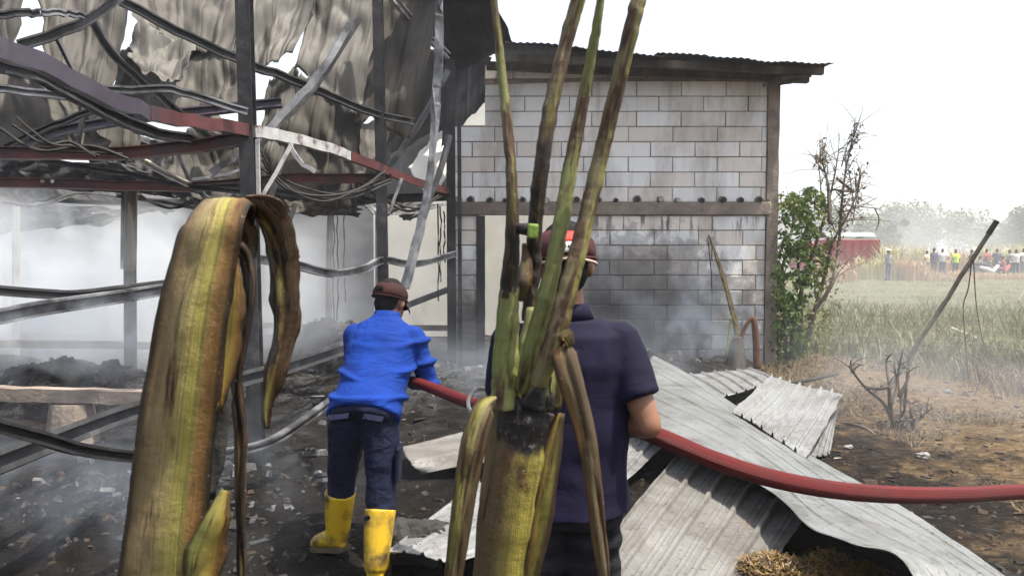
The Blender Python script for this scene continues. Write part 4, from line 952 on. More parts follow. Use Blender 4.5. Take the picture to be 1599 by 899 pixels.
def ribbon(pts, widths, curl=.25, face=(0, -1, 0), nu=14, sm=10, jag=.0, seed=0, roll=None, side=None):
    """gutter-shaped strip along a path; curl bends the edges away from the face"""
    P = cr(pts, sm); n = len(P); vs = []; uv = []; L = 0; f = Vector(face)
    for i, p in enumerate(P):
        T = (P[min(i + 1, n - 1)] - P[max(i - 1, 0)]).normalized(); 
        ff = roll(i / (n - 1)) if roll else f
        S = T.cross(ff).normalized()
        if side is not None: S = (Vector(side) - T * T.dot(Vector(side))).normalized()
        Nn = S.cross(T).normalized()
        if i: L += (p - P[i - 1]).length
        wv = lerpl(widths, i / (n - 1))
        for j in range(nu + 1):
            u = j / nu; x = 2 * u - 1
            e = 1 + (jag * fbm(L * 16, seed + (3 if x > 0 else 0), 0, 3) if abs(x) > .99 else 0)
            vs.append(p + S * (x * wv / 2 * e) - Nn * (curl * wv * x * x * .5 + .012 * wv * math.cos(u * 15 + L * 3) + .006 * fbm(u * 3, L * 9, seed, 3)) )
            uv.append((u, L))
    fs = [(i * (nu + 1) + j, i * (nu + 1) + j + 1, (i + 1) * (nu + 1) + j + 1, (i + 1) * (nu + 1) + j) for i in range(n - 1) for j in range(nu)]
    return MB().add(vs, fs, uv)
def stalk(pts, r, n=14, sm=8, groove=.0, flat=1.0, seed=0):
    """round to crescent stalk with u around, v along"""
    P = cr(pts, sm); prof = []
    for k in range(n):
        t = 2 * math.pi * k / n; q = 1 - groove * max(0, -math.cos(t - .5)) ** 3
        prof.append((math.sin(t) * q, math.cos(t) * flat * q))
    m = len(P); sc = [lerpl(r, i / (m - 1)) * (1 + .12 * fbm(i * .3, seed, 0, 3)) for i in range(m)]
    return MB().sweep(P, prof, (0, 1, 0), sc)
M['byellow'] = banana_mat('yellow_torn_sheath', [(0, BRN), (.12, ORG), (.3, (.5, .36, .07)), (.65, (.46, .42, .1)), (.9, (.3, .3, .08)), (1, BLK)], .64, .06, .3, .6, 23)
M['btip'] = banana_mat('charred_leaf_tip', [(0, BLK), (.3, BRN), (.45, (.3, .26, .07)), (.6, (.36, .3, .09)), (.75, BRN), (1, BLK)], .52, .05, .3, .9, 27)
LS = empty('banana_stalk', (at(260, 899, 1.02).x, 1.02, 0), 'big yellow brown wilted banana leaf stalk bent over, left foreground', 'banana plant')
Yl = 1.0
ribbon(A((215, 1400, 1.05), (235, 1050, 1.02), (245, 899, 1.0), (262, 740, 1.0), (279, 600, .99), (297, 480, .99), (315, 400, .995), (328, 352, 1.0), (338, 322, 1.02), (347, 311, 1.05), (356, 318, 1.09), (362, 345, 1.12), (366, 380, 1.13)),
       [.12, .115, .108, .1, .094, .086, .08, .076, .074, .072, .07, .06, .03], .34, None or (0, -1, 0), 22, 8, .03, 1, side=(1, 0, .12)).build('leaf_sheath', M['bleaf'], LS, True, .006)
ribbon(A((376, 316, 1.07), (404, 332, 1.1), (424, 364, 1.12), (434, 410, 1.13), (439, 465, 1.13), (438, 520, 1.13), (425, 580, 1.12), (417, 625, 1.12), (416, 668, 1.12)), [.02, .05, .056, .05, .046, .042, .03, .016, .005], .6, (-.35, -1, 0), 14, 10, .5, 5).build('folded_tip', M['btip'], LS, True, .003)
ribbon(A((370, 335, 1.1), (388, 362, 1.12), (393, 385, 1.13), (397, 402, 1.13)), [.02, .022, .016, .003], .4, (0, -1, 0), 6, 8, .3, 8).build('torn_strip', M['bbrown'], LS, True, .002)
ribbon(A((352, 400, 1.06), (368, 386, 1.07), (382, 408, 1.08), (388, 450, 1.08), (380, 520, 1.08), (368, 600, 1.08), (374, 680, 1.08), (374, 780, 1.08), (377, 899, 1.08), (380, 1000, 1.08)), [.014, .022, .018, .016, .016, .015, .018, .013, .012, .011], .5, (0, -1, .2), 8, 8, .25, 11).build('torn_strip', M['bpet3'], LS, True, .002)
ribbon(A((356, 372, 1.03), (358, 430, 1.015), (355, 480, 1.01), (348, 560, 1.01), (338, 640, 1.01)), [.012, .03, .04, .036, .014], .3, (.3, -1, 0), 12, 8, .6, 15).build('torn_strip', M['byellow'], LS, True, .002)
ribbon(A((352, 765, 1.01), (340, 810, 1.0), (322, 860, 1.0), (308, 940, 1.0)), [.012, .034, .044, .04], .3, (.3, -1, 0), 10, 8, .35, 17).build('torn_strip', M['byellow'], LS, True, .002)
ribbon(A((340, 400, 1.02), (338, 480, 1.02), (336, 560, 1.025), (332, 660, 1.02), (322, 780, 1.02)), [.014, .022, .035, .045, .02], .3, (.2, -1, 0), 8, 8, .5, 21).build('torn_strip', M['char'], LS, True, .002)

BP_ = empty('banana_plant', (at(790, 899, 1.22).x, 1.22, 0), 'scorched banana stem with bare upright stalks in front of navy shirted man', 'banana plant')
Yb = 1.2
stalk(A((770, 1700, 1.24), (785, 1150, 1.22), (790, 899, 1.21), (803, 780, 1.2), (818, 680, 1.2), (822, 650, 1.2), (824, 634, 1.205), (825, 628, 1.21)), [.075, .062, .048, .046, .046, .044, .036, .02], 22, 8, 0, .85, 1).build('pseudostem', M['bstem'], BP_, True)
# ragged charred collar on the cut top
for i, (x_, y_, w_, h_) in enumerate(((806, 632, .016, .028), (853, 622, .02, .04))):
    p0 = at(x_, y_ + 16, 1.16); ribbon([p0, p0 + Vector((.002, 0, h_ * .5)), p0 + Vector((.004 * (i - .5), .012, h_))], [w_ * .6, w_, w_ * .35], .4, (.12 * (i - 2), -1, .1), 8, 6, .9, i * 3).build('charred_collar', M['char'], BP_, True)
ribbon(A((876, 645, 1.18), (864, 720, 1.175), (848, 820, 1.175), (832, 899, 1.18), (812, 1050, 1.2)), [.014, .034, .036, .034, .03], .4, (.5, -1, 0), 8, 8, .12, 4).build('loose_sheath', M['bstrip'], BP_, True, .003)
stalk(A((818, 690, 1.215), (822, 640, 1.21), (828, 590, 1.21), (832, 540, 1.21), (832, 480, 1.22)), [.04, .04, .034, .024, .01], 14, 8, 0, .8, 2).build('inner_stem', M['bpet'], BP_, True)
ribbon(A((845, 640, 1.165), (850, 600, 1.16), (852, 565, 1.165)), [.06, .058, .04], .35, (.1, -1, 0), 12, 6, .1, 3).build('inner_sheath', M['bpet'], BP_, True, .003)
ribbon(A((838, 642, 1.157), (846, 612, 1.154), (856, 586, 1.156)), [.05, .034, .014], .3, (.1, -1, 0), 8, 6, .5, 6).build('charred_patch', M['char'], BP_, True, .002)
PET = [(['bpet', 'bpet', 'bpet3', 'bpet3', 'bpet2', 'bpet', 'bpet2'], [(786, 640), (790, 560), (795, 460), (800, 380), (799, 280), (790, 170), (780, 80), (768, -30)], [.021, .021, .016, .0115, .0085, .008, .0065, .005], 1.17),
       (['bpet3', 'bpet3', 'bpet3', 'bpet3', 'bpet2', 'bpet2'], [(826, 500), (832, 420), (836, 350), (846, 260), (862, 160), (886, 60), (912, -30)], [.012, .0135, .012, .0125, .0125, .0115, .012], 1.22),
       (['bpet'] * 4 + ['bpet2'] + ['bpet'] * 2, [(815, 610), (833, 540), (856, 450), (876, 350), (893, 250), (914, 140), (932, 40), (942, -30)], [.012, .0155, .0135, .0125, .0115, .009, .007, .005], 1.16),
       (['bpet2'] * 7, [(840, 600), (866, 530), (893, 430), (918, 330), (944, 220), (968, 120), (990, 30), (1004, -30)], [.014, .0165, .014, .0125, .012, .0115, .0115, .011], 1.13)]
for i, (mt, pts, rr_, Y) in enumerate(PET):
    P = cr([at(x, y, Y + .012 * math.sin(j * 1.3 + i) - .006 * j) for j, (x, y) in enumerate(pts)], 24)
    P = [p + Vector((.0015 * n3(k * .23, i, 2), 0, 0)) for k, p in enumerate(P)]
    nn_ = len(P); prof = [(math.sin(t) * (1 - .35 * max(0, -math.cos(t - .5)) ** 3), .9 * math.cos(t)) for t in [2 * math.pi * k / 24 for k in range(24)]]
    sc_ = [lerpl(rr_, k / (nn_ - 1)) * (.95 + .07 * fbm(k * .15, i * 5, 0, 4)) for k in range(nn_)]
    mb = MB().sweep(P, prof, (0, 1, 0), sc_); names = sorted(set(mt)); rj = random.Random(i)
    # scorched and green lengths meet in a ragged line round the stalk
    cut = [11 * fbm(2.2 * math.cos(k * math.pi / 12), 2.2 * math.sin(k * math.pi / 12), i * 3, 4) for k in range(24)]
    mb.m = [names.index(mt[max(0, min(len(mt) - 1, int((k // 24 + cut[k % 24]) / 24)))]) for k in range((nn_ - 1) * 24)] + [0, names.index(mt[-1])]
    mb.build('petiole', [M[x] for x in names], BP_, True)
MB().box(at(832, 361, 1.12), (.0155, .012, .021), Matrix.Rotation(.08, 3, 'Y')).build('green_stub', pm('fresh_green_cut', [(.3, (.1, .17, .02)), (.7, (.15, .23, .03))], 30, .5), BP_, bevel=.003)
MB().tube([at(812, 357, 1.14), at(824, 358, 1.13), at(836, 360, 1.135)], [.008, .0095, .009], 10).build('charred_knob', M['char'], BP_, True)
ribbon(A((812, 470, 1.2), (820, 440, 1.19), (822, 410, 1.2), (818, 380, 1.21)), [.014, .02, .018, .004], .4, (0, -1, 0), 6, 6, .3, 7).build('dry_bract', M['bbrown'], BP_, True, .002)
ribbon(A((885, 528, 1.13), (880, 548, 1.1), (892, 600, 1.09), (912, 670, 1.09), (926, 750, 1.09), (936, 840, 1.09), (943, 899, 1.09), (948, 980, 1.1)), [.012, .033, .032, .026, .022, .019, .016, .014], .45, (-.1, -1, .1), 10, 8, .06, 9).build('hanging_stalk', M['bbrown'], BP_, True, .004)
ribbon(A((866, 545, 1.11), (872, 526, 1.1), (884, 522, 1.1), (892, 540, 1.1)), [.012, .02, .022, .012], .4, (0, -1, .5), 8, 6, .15, 3).build('hanging_stalk', M['bstrip'], BP_, True, .003)
ribbon(A((772, 622, 1.12), (757, 640, 1.1), (742, 690, 1.09), (730, 750, 1.09), (720, 820, 1.09), (709, 899, 1.1), (700, 980, 1.11)), [.012, .03, .035, .032, .028, .024, .022], .5, (.15, -1, .05), 10, 8, .08, 13).build('folded_sheath', M['bpet2'], BP_, True, .004)
stalk(A((776, 640, 1.2), (770, 700, 1.19), (758, 790, 1.19), (748, 899, 1.2), (740, 1000, 1.2)), [.012, .012, .011, .01, .01], 10, 8, .3, .8, 41).build('folded_sheath', M['bbrown'], BP_, True)

# ------------------------------------------------------------------ burnt banana shoot at the wall, bush, shrub, poles, twigs
Yw = 10.25
M['rustbrown'] = pm('red_brown_dead_stem', [(.3, (.05, .02, .012)), (.7, (.14, .06, .032))], 9, .8, 0, .5, 30)
bs_ = empty('banana_shoot', (at(1155, 575, Yw).x, Yw, 0), 'burnt banana clump at the foot of the block wall', 'banana plant')
ribbon([at(1106, 366, Yw), at(1122, 410, Yw), at(1142, 478, Yw), at(1156, 540, Yw), at(1163, 575, Yw)], [.012, .045, .065, .085, .1], .3, (0, -1, 0), 8, 8, .1, 2).build('leaf_spike', M['bpet2'], bs_, True, .01)
stalk([at(1182, 575, Yw), at(1181, 540, Yw), at(1178, 505, Yw), at(1174, 497, Yw), at(1163, 512, Yw), at(1153, 545, Yw)], [.05, .045, .04, .03, .022, .02], 10, 8, 0, .8, 3).build('snapped_stem', M['rustbrown'], bs_, True)
ribbon([at(1141, 494, Yw), at(1139, 530, Yw), at(1135, 560, Yw)], [.02, .05, .06], .3, (0, -1, 0), 6, 8, .1, 2).build('leaf_spike', M['bpet'], bs_, True, .008)
stalk([at(1148, 580, Yw), at(1150, 550, Yw), at(1152, 525, Yw)], [.14, .11, .06], 12, 8, 0, .9, 6).build('charred_root', M['timber'], bs_, True)
stalk([at(1105, 370, Yw + .4), at(1111, 430, Yw + .4), at(1112, 478, Yw + .4)], [.006, .008, .003], 6, 6).build('hanging_fibre', M['char'], bs_, True)

rv = random.Random(21); npr = np.random.default_rng(4)
def leaves(mb, pts, size, rng, droop=.3, aspect=2.2, mats=1):
    for p in pts:
        s = size * rng.uniform(.6, 1.3); d = Vector((rng.uniform(-1, 1), rng.uniform(-1, 1), rng.uniform(-1, .6) - droop)).normalized()
        q = d.cross(Vector((rng.uniform(-1, 1), rng.uniform(-1, 1), rng.uniform(-1, 1)))).normalized(); nn = d.cross(q)
        p = Vector(p); w_ = s / aspect
        mb.add([p, p + d * s * .45 + q * w_ * .5 + nn * s * .06, p + d * s, p + d * s * .45 - q * w_ * .5 + nn * s * .06], [(0, 1, 2), (0, 2, 3)], mi=rng.randrange(mats))
def leafmat(name, a, b, tr=.35):
    m, nt, bs2 = newmat(name); g_ = N(nt, 'ShaderNodeNewGeometry')
    c = ramp(nt, g_.outputs['Random Per Island'], [(0, a), (1, b)]); nt.links.new(c, bs2.inputs['Base Color']); bs2.inputs['Roughness'].default_value = .55
    t = N(nt, 'ShaderNodeBsdfTranslucent'); nt.links.new(c, t.inputs[0]); mx = N(nt, 'ShaderNodeMixShader'); mx.inputs[0].default_value = tr
    nt.links.new(bs2.outputs[0], mx.inputs[1]); nt.links.new(t.outputs[0], mx.inputs[2]); nt.links.new(mx.outputs[0], nt.nodes['Material Output'].inputs['Surface']); return m
M['lg'] = leafmat('green_leaf', (.045, .085, .02), (.11, .17, .045), .45); M['lg2'] = leafmat('yellow_green_leaf', (.09, .11, .02), (.16, .17, .04)); M['ldry'] = leafmat('dry_leaf', (.1, .07, .04), (.2, .15, .09), .2)
M['bark'] = pm('grey_bark', [(.3, (.06, .05, .04)), (.6, (.14, .12, .1)), (.8, (.22, .19, .16))], 10, .9, 0, .6, 30)
M['barkdark'] = pm('scorched_bark', [(.3, (.03, .025, .02)), (.7, (.11, .08, .06))], 12, .9, 0, .6, 30)
Yv = 11.0
bu = empty('vine_covered_bush', (at(1245, 575, Yv).x, Yv, 0), 'tall vine-covered bush with bare twigs at the block wall corner', 'bush')
tr = MB()
stems = [[(1236, 585), (1240, 500), (1262, 420), (1290, 330), (1304, 270), (1310, 235)], [(1248, 585), (1268, 500), (1288, 430), (1300, 380), (1332, 318), (1345, 260)], [(1228, 585), (1226, 500), (1222, 420), (1240, 340)],
         [(1262, 500), (1300, 440), (1310, 380), (1316, 300), (1328, 230), (1340, 195)], [(1296, 350), (1293, 290), (1280, 240)], [(1240, 585), (1252, 470), (1246, 400), (1268, 330)]]
SP = []
for i, s in enumerate(stems):
    P = cr([at(x, y, Yv + rv.uniform(-.25, .25)) for x, y in s], 8); SP.append(P)
    tr.tube(P, [.045 if i < 3 else .025, .03, .02, .012, .006], 7)
tr.build('trunk', M['bark'], bu, True)
tw = MB()
for a_, b_ in (((1318, 320), (1376, 326)), ((1312, 332), (1370, 308)), ((1306, 300), (1352, 345)), ((1310, 345), (1365, 340)), ((1325, 265), (1334, 345)), ((1300, 350), (1390, 345)), ((1310, 310), (1355, 290)), ((1345, 270), (1330, 355)), ((1366, 325), (1368, 360)), ((1290, 360), (1330, 300)), ((1282, 300), (1275, 235)), ((1290, 290), (1284, 225)), ((1314, 260), (1340, 190)), ((1318, 250), (1346, 205)), ((1300, 420), (1360, 380)), ((1296, 440), (1350, 410)), ((1288, 470), (1330, 400))):
    y0, y1 = Yv + rv.uniform(-.4, .4), Yv + rv.uniform(-.6, .6); p, q = at(*a_, y0), at(*b_, y1)
    MB().tube([p, p.lerp(q, .5) + Vector((rv.uniform(-.05, .05), 0, rv.uniform(-.05, .05))), q], [.01, .007, .004], 5, sm=4).build('twig', M['bark'], bu)
MB().tube([at(1306, 278, Yv), at(1334, 300, Yv)], [.02, .02], 6).build('twig', M['barkdark'], bu); MB().tube([at(1300, 296, Yv), at(1334, 300, Yv - .02)], [.016, .016], 6).build('twig', M['barkdark'], bu)
ft = MB()
for P in SP:
    for _ in range(26):
        p = P[rv.randrange(len(P) // 2, len(P))]; d = Vector((rv.uniform(-.5, 1), rv.uniform(-.6, .6), rv.uniform(-.2, 1))).normalized() * rv.uniform(.15, .6)
        ft.tube([p, p + d * .5 + Vector((0, 0, .03)), p + d + Vector((rv.uniform(-.06, .06), 0, rv.uniform(-.08, .04)))], [.006, .004, .002], 4)
ft.build('fine_twigs', M['bark'], bu)['kind'] = 'stuff'
cr_ = MB(); pts = []
def blob(px, py, rx, ry, n, rd=.35):
    out = []
    for _ in range(n):
        a = rv.uniform(0, 2 * math.pi); r_ = math.sqrt(rv.random()); x, y = px + rx * r_ * math.cos(a), py + ry * r_ * math.sin(a)
        if fbm(x * .05, y * .05, 3, 3) < -.18: continue
        out.append(at(x, y, Yv + rv.gauss(0, rd) * .8))
    return out
pts = blob(1246, 345, 30, 48, 800) + blob(1234, 430, 32, 62, 1300) + blob(1228, 510, 26, 60, 1100, .3) + blob(1262, 310, 26, 20, 300) + blob(1270, 400, 20, 60, 420) + blob(1250, 540, 24, 40, 400, .3) + blob(1222, 470, 12, 60, 500, .3)
leaves(cr_, pts, .085, rv, .5); cr_.build('crown', M['lg'], bu)
c2 = MB(); leaves(c2, blob(1258, 318, 34, 24, 360) + blob(1282, 390, 20, 70, 380) + blob(1275, 520, 24, 50, 260) + blob(1222, 312, 20, 12, 80), .08, rv, .4); c2.build('crown', M['lg2'], bu)
c3 = MB(); pd = blob(1282, 250, 9, 36, 230, .15) + blob(1292, 440, 26, 70, 160)
for P in SP[1:2] + SP[3:4]:
    for p in P[len(P) // 2:]:
        for _ in range(9): pd.append(p + Vector((rv.gauss(0, .05), rv.gauss(0, .05), rv.gauss(0, .05))))
leaves(c3, pd, .06, rv, .5); c3.build('crown', M['ldry'], bu)

ps = empty('bamboo_pole', atz(1392, 610), 'charred-tipped bamboo pole leaning over the burnt field edge', 'pole')
pa, pb = at(1385, 612, 8.9), at(1556, 346, 8.6)
pt = MB()
PP = [pa.lerp(pb, i / 16) + Vector((.012 * n3(i * .5, 2, 0), 0, .012 * n3(i * .5, 9, 0))) for i in range(17)]
pt.tube(PP, [.024 + .004 * (i % 4 == 0) for i in range(17)], 10); pt.build('shaft', M['bark'], ps, True)
MB().tube([pa.lerp(pb, .93), pa.lerp(pb, 1.004)], .03, 10).build('burnt_tip', M['char'], ps)
st_ = MB(); st_.tube(A((1518, 405, 8.6), (1512, 450, 8.6), (1504, 480, 8.6), (1508, 540, 8.6), (1512, 590, 8.6)), .007, 5, sm=6); st_.tube(A((1520, 405, 8.6), (1524, 470, 8.6), (1532, 520, 8.6), (1548, 580, 8.5)), .006, 5, sm=6); st_.build('string', M['barkdark'], ps)
def stick(label, pts, r, mat, g=None):
    P = [atz(*p) for p in pts]; return tag(MB().tube(P, r, 6, sm=6).build('stick', mat), label, 'stick', g)
stick('charred black batten lying past the bright sheet corner', [(1236, 598, .12), (1270, 592, .14), (1308, 583, .16)], [.02, .018, .02], M['char'])
stick('thin bent grey twig on burnt soil left of shrub', [(1308, 659, .03), (1340, 664, .05), (1358, 672, .04), (1372, 684, .03)], [.012, .014, .011, .006], M['bark'])
stick('short pale stick on burnt soil by sheet edge', [(1302, 716, .02), (1330, 715, .02)], [.01, .008], M['palewood'])
stick('pale branch lying in the field behind the leaning pole', [(1486, 512, .1), (1530, 530, .1)], [.025, .02], M['palewood'])
stick('stub of burnt cane poking up at right edge of field', [(1590, 470, .1), (1604, 445, .5)], [.03, .025], M['bark'])
sh = empty('burnt_shrub', atz(1415, 685), 'burnt leafless shrub with forked stems on the scorched bank', 'shrub')
Ys = 7.0; sm_ = MB(); lw = MB(); SHP = []
for s in ([(1398, 690), (1392, 640), (1400, 600), (1396, 565)], [(1402, 690), (1408, 640), (1402, 590), (1410, 545)], [(1404, 690), (1412, 640), (1416, 590), (1420, 560)], [(1396, 660), (1380, 630), (1352, 605), (1332, 580), (1328, 562)], [(1390, 645), (1388, 600), (1384, 565), (1392, 552)], [(1332, 580), (1326, 572)], [(1404, 620), (1418, 590), (1420, 565)],
          [(1430, 692), (1426, 665), (1440, 650), (1456, 636)], [(1426, 665), (1422, 640), (1425, 628)], [(1440, 650), (1440, 630)], [(1420, 690), (1420, 660), (1424, 645)], [(1352, 605), (1375, 607), (1390, 605)]):
    Pq = cr([at(x, y, Ys + rv.uniform(-.12, .12)) for x, y in s], 5); SHP.append(Pq); sm_.tube(Pq, [.02, .014, .01, .004], 6)
sm_.build('stem', M['barkdark'], sh, True)
for _ in range(26):
    x, y = rv.uniform(1385, 1435), rv.uniform(655, 690); p = at(x, y, Ys + rv.uniform(-.2, .1)); lw.tube([p, p + Vector((rv.uniform(-.1, .1), rv.uniform(-.1, .1), rv.uniform(-.04, .08)))], [.012, .005], 5)
for _ in range(70):
    Pq = SHP[rv.randrange(len(SHP))]; p = Pq[rv.randrange(len(Pq) // 3, len(Pq))]; d = Vector((rv.uniform(-1, 1), rv.uniform(-1, 1), rv.uniform(-.1, 1))).normalized() * rv.uniform(.05, .18)
    lw.tube([p, p + d * .5 + Vector((0, 0, .012)), p + d], [.005, .004, .002], 4)
lw.build('twig', M['timber'], sh)['kind'] = 'stuff'

# ------------------------------------------------------------------ straw, debris, grass
def shards(n, region, smin, smax, rng, flat=.35, zf=None, zo=0.0):
    mb = MB()
    for _ in range(n):
        x, y = region(rng)
        s = smin + (smax - smin) * rng.random() ** 3; z = (zf(x, y) if zf else gz(x, y)) + zo
        Rm = Matrix.Rotation(rng.uniform(0, 6.28), 3, 'Z') @ Matrix.Rotation(rng.gauss(0, .45), 3, 'X')
        a, b_, c_ = s * rng.uniform(.5, 1.6), s * rng.uniform(.3, .8), s * flat * rng.uniform(.2, 1)
        vs = [Vector((x, y, z + c_ * .4)) + Rm @ Vector(v) for v in ((-a, -b_ * rng.uniform(.3, 1), -c_), (a, -b_, -c_), (a * rng.uniform(.3, 1), b_, -c_), (-a, b_, -c_), (-a * .6, -b_ * .5, c_), (a * .7, -b_ * .6, c_), (a * .5, b_ * .6, c_ * rng.uniform(0, 1)), (-a * .7, b_ * .5, c_))]
        mb.add(vs, [(3, 2, 1, 0), (4, 5, 6, 7), (0, 1, 5, 4), (1, 2, 6, 5), (2, 3, 7, 6), (3, 0, 4, 7)], mi=rng.randrange(4))
    return mb
rd = random.Random(77)
M['dkgrey'] = pm('sooty_grey_chip', [(.3, (.012, .0115, .011)), (.68, (.024, .022, .021)), (.8, (.1, .095, .09))], 7, .95)
M['brown'] = pm('brown_litter', [(.3, (.018, .013, .009)), (.7, (.06, .036, .02))], 20, .9); M['greych'] = pm('grey_rubble', [(.3, (.12, .115, .11)), (.7, (.28, .27, .26))], 20, .9)
def reg_ash(r): 
    while True:
        y = 2.6 + 8 * r.random() ** 1.4; x = r.uniform(-.55 * y - .8, .30 * y + .3)
        if n3(x * 1.2, y * 1.2, 5) > r.uniform(-.5, .5): return x, y
d_ = shards(9000, reg_ash, .003, .026, rd, .8).build('debris', [M['char'], M['char'], M['brown'], M['dkgrey']]); tag(d_, 'charred chips and grey rubble strewn over the ash', 'debris', kind='stuff')
def reg_heap(r):
    h = HEAPS[r.randrange(0, 9)]; return h[0] + r.gauss(0, h[2] * .6), h[1] + r.gauss(0, h[3] * .6)
d_ = shards(2600, reg_heap, .012, .06, rd, .8).build('rubble', [M['char'], M['dkgrey'], M['char'], M['ash']]); tag(d_, 'sooty rubble heaped inside the burnt hall', 'rubble', kind='stuff')
def reg_soil(r):
    y = 3.2 + 8 * r.random() ** 1.3; return r.uniform(.28 * y + .6, .7 * y + 1), y
d_ = shards(2600, reg_soil, .008, .04, rd).build('clods', [M['brown'], M['char'], M['brown'], M['dkgrey']]); tag(d_, 'clods and burnt crumbs on the soil at right', 'soil', kind='stuff')
for i, (px, py, r_, lab) in enumerate(((1325, 706, .035, 'small white stone left of the burnt shrub'), (1442, 720, .05, 'pale flat stone in front of the burnt shrub'), (497, 745, .03, 'pale chip beside the blue shirted man'), (770, 690, .06, 'dark clod behind the banana stem'), (1480, 612, .04, 'pale stone on the dry bank'))):
    c_ = atz(px, py); rubble_lump('stone', lab, (c_.x, c_.y, gz(c_.x, c_.y) + r_ * .3), (r_, r_ * .8, r_ * .5), M['greych'] if 'dark' not in lab else M['char'], i * 3, 'stone')
def blades(n, region, h0, h1, wd, rng, lean=.5, mats=2, zf=gz):
    mb = MB()
    for _ in range(n):
        x, y = region(rng); h = rng.uniform(h0, h1); a = rng.uniform(0, 6.28); l = lean * h * rng.uniform(.3, 1.4); z = zf(x, y) - .01
        dx, dy = math.cos(a) * l, math.sin(a) * l; b_ = rng.uniform(0, 6.28); wx_, wy_ = math.cos(b_) * wd, math.sin(b_) * wd
        mb.add([(x - wx_, y - wy_, z), (x + wx_, y + wy_, z), (x + dx * .35 + wx_ * .7, y + dy * .35 + wy_ * .7, z + h * .62), (x + dx * .35 - wx_ * .7, y + dy * .35 - wy_ * .7, z + h * .62), (x + dx, y + dy, z + h * (1 - .3 * lean))], [(0, 1, 2, 3), (3, 2, 4)], mi=rng.randrange(mats))
    return mb
M['gg'] = leafmat('field_green_blade', (.075, .09, .035), (.17, .17, .075), .3); M['gd'] = leafmat('dry_grass_blade', (.17, .125, .065), (.32, .25, .14), .3); M['gb'] = leafmat('burnt_grass_blade', (.03, .025, .02), (.1, .075, .05), .1)
def field(y0, y1, xa=4.0, thr=-.2, fr_=.35, p=1.6):
    def f(r):
        while True:
            y = y0 + (y1 - y0) * r.random() ** p; x = r.uniform(xa, .7 * y + 2)
            if fbm(x * fr_, y * fr_, 3, 3) > thr + r.uniform(-.15, .15): return x, y
    return f
g1 = blades(22000, field(10.3, 40, 4.3, .1), .05, .22, .006, rd, 1.4).build('green_grass', [M['gg'], M['gd']]); tag(g1, 'green and yellow grass over the field', 'grass', kind='stuff')
g1 = blades(4200, field(9.8, 22, 4.2, .12, .55), .2, .6, .011, rd, 1.2, 1).build('tall_grass', [M['gg']]); tag(g1, 'taller arching green grass at the field edge', 'grass', kind='stuff')
def bank(r):
    while True:
        y = r.uniform(4.0, 12); x = r.uniform(3.0 + .02 * y, .66 * y + 1.5)
        if fbm(x * .7, y * .7, 9, 3) > r.uniform(-.1, .35): return x, y
g1 = blades(16000, bank, .03, .12, .004, rd, 1.6).build('dry_stubble', [M['gd'], M['gb']]); tag(g1, 'flattened dry straw stubble on the bank', 'straw', kind='stuff')
def burntrow(r):
    t = r.random(); a_, b_ = atz(1390, 560), atz(1599, 650); p = a_.lerp(b_, t); return p.x + r.gauss(0, .25) + .8, p.y + r.gauss(0, .35) + .5
g1 = blades(2200, burntrow, .08, .34, .005, rd, .8).build('burnt_stubble', [M['gb'], M['gd']]); tag(g1, 'scorched upright stubble row across the bank', 'straw', kind='stuff')
# straw spilled on the foreground sheet
M['straw'] = leafmat('golden_straw', (.09, .05, .014), (.27, .17, .05), .15)
def strawheap(n, cx, cyy, rx, ry, h, z0, rng):
    mb = MB()
    for _ in range(n):
        a, r_ = rng.uniform(0, 6.28), math.sqrt(rng.random()); x, y = cx + rx * r_ * math.cos(a), cyy + ry * r_ * math.sin(a)
        z = z0 + h * max(0, 1 - r_ * r_) * rng.random() ** .4 * (1 + .5 * n3(x * 9, y * 9, 2)); l = rng.uniform(.015, .05); t = rng.uniform(0, 6.28); e = rng.gauss(0, .5)
        d = Vector((math.cos(t), math.sin(t), e)).normalized() * l; w_ = Vector((-math.sin(t), math.cos(t), rng.uniform(-1, 1))) * .0022; p = Vector((x, y, z))
        mb.add([p - d - w_, p - d + w_, p + d + w_, p + d - w_], [(0, 1, 2, 3)], mi=rng.randrange(4) // 3)
    return mb
s1 = atz(1292, 880, .1); mb = strawheap(5200, s1.x, s1.y - .04, .15, .16, .13, .04, rd)
s2 = atz(1215, 885, .1); mb2 = strawheap(2200, s2.x, s2.y, .17, .16, .04, .09, rd); mb.add(mb2.v, mb2.f); mb.m[-len(mb2.f):] = mb2.m
s3 = atz(1350, 893, .06); mb2 = strawheap(1600, s3.x, s3.y, .12, .1, .06, .03, rd); mb.add(mb2.v, mb2.f); mb.m[-len(mb2.f):] = mb2.m
tag(mb.build('straw_heap', [M['straw'], M['brown']]), 'golden brown straw heap at the sheet end, bottom right of centre', 'straw', kind='stuff')

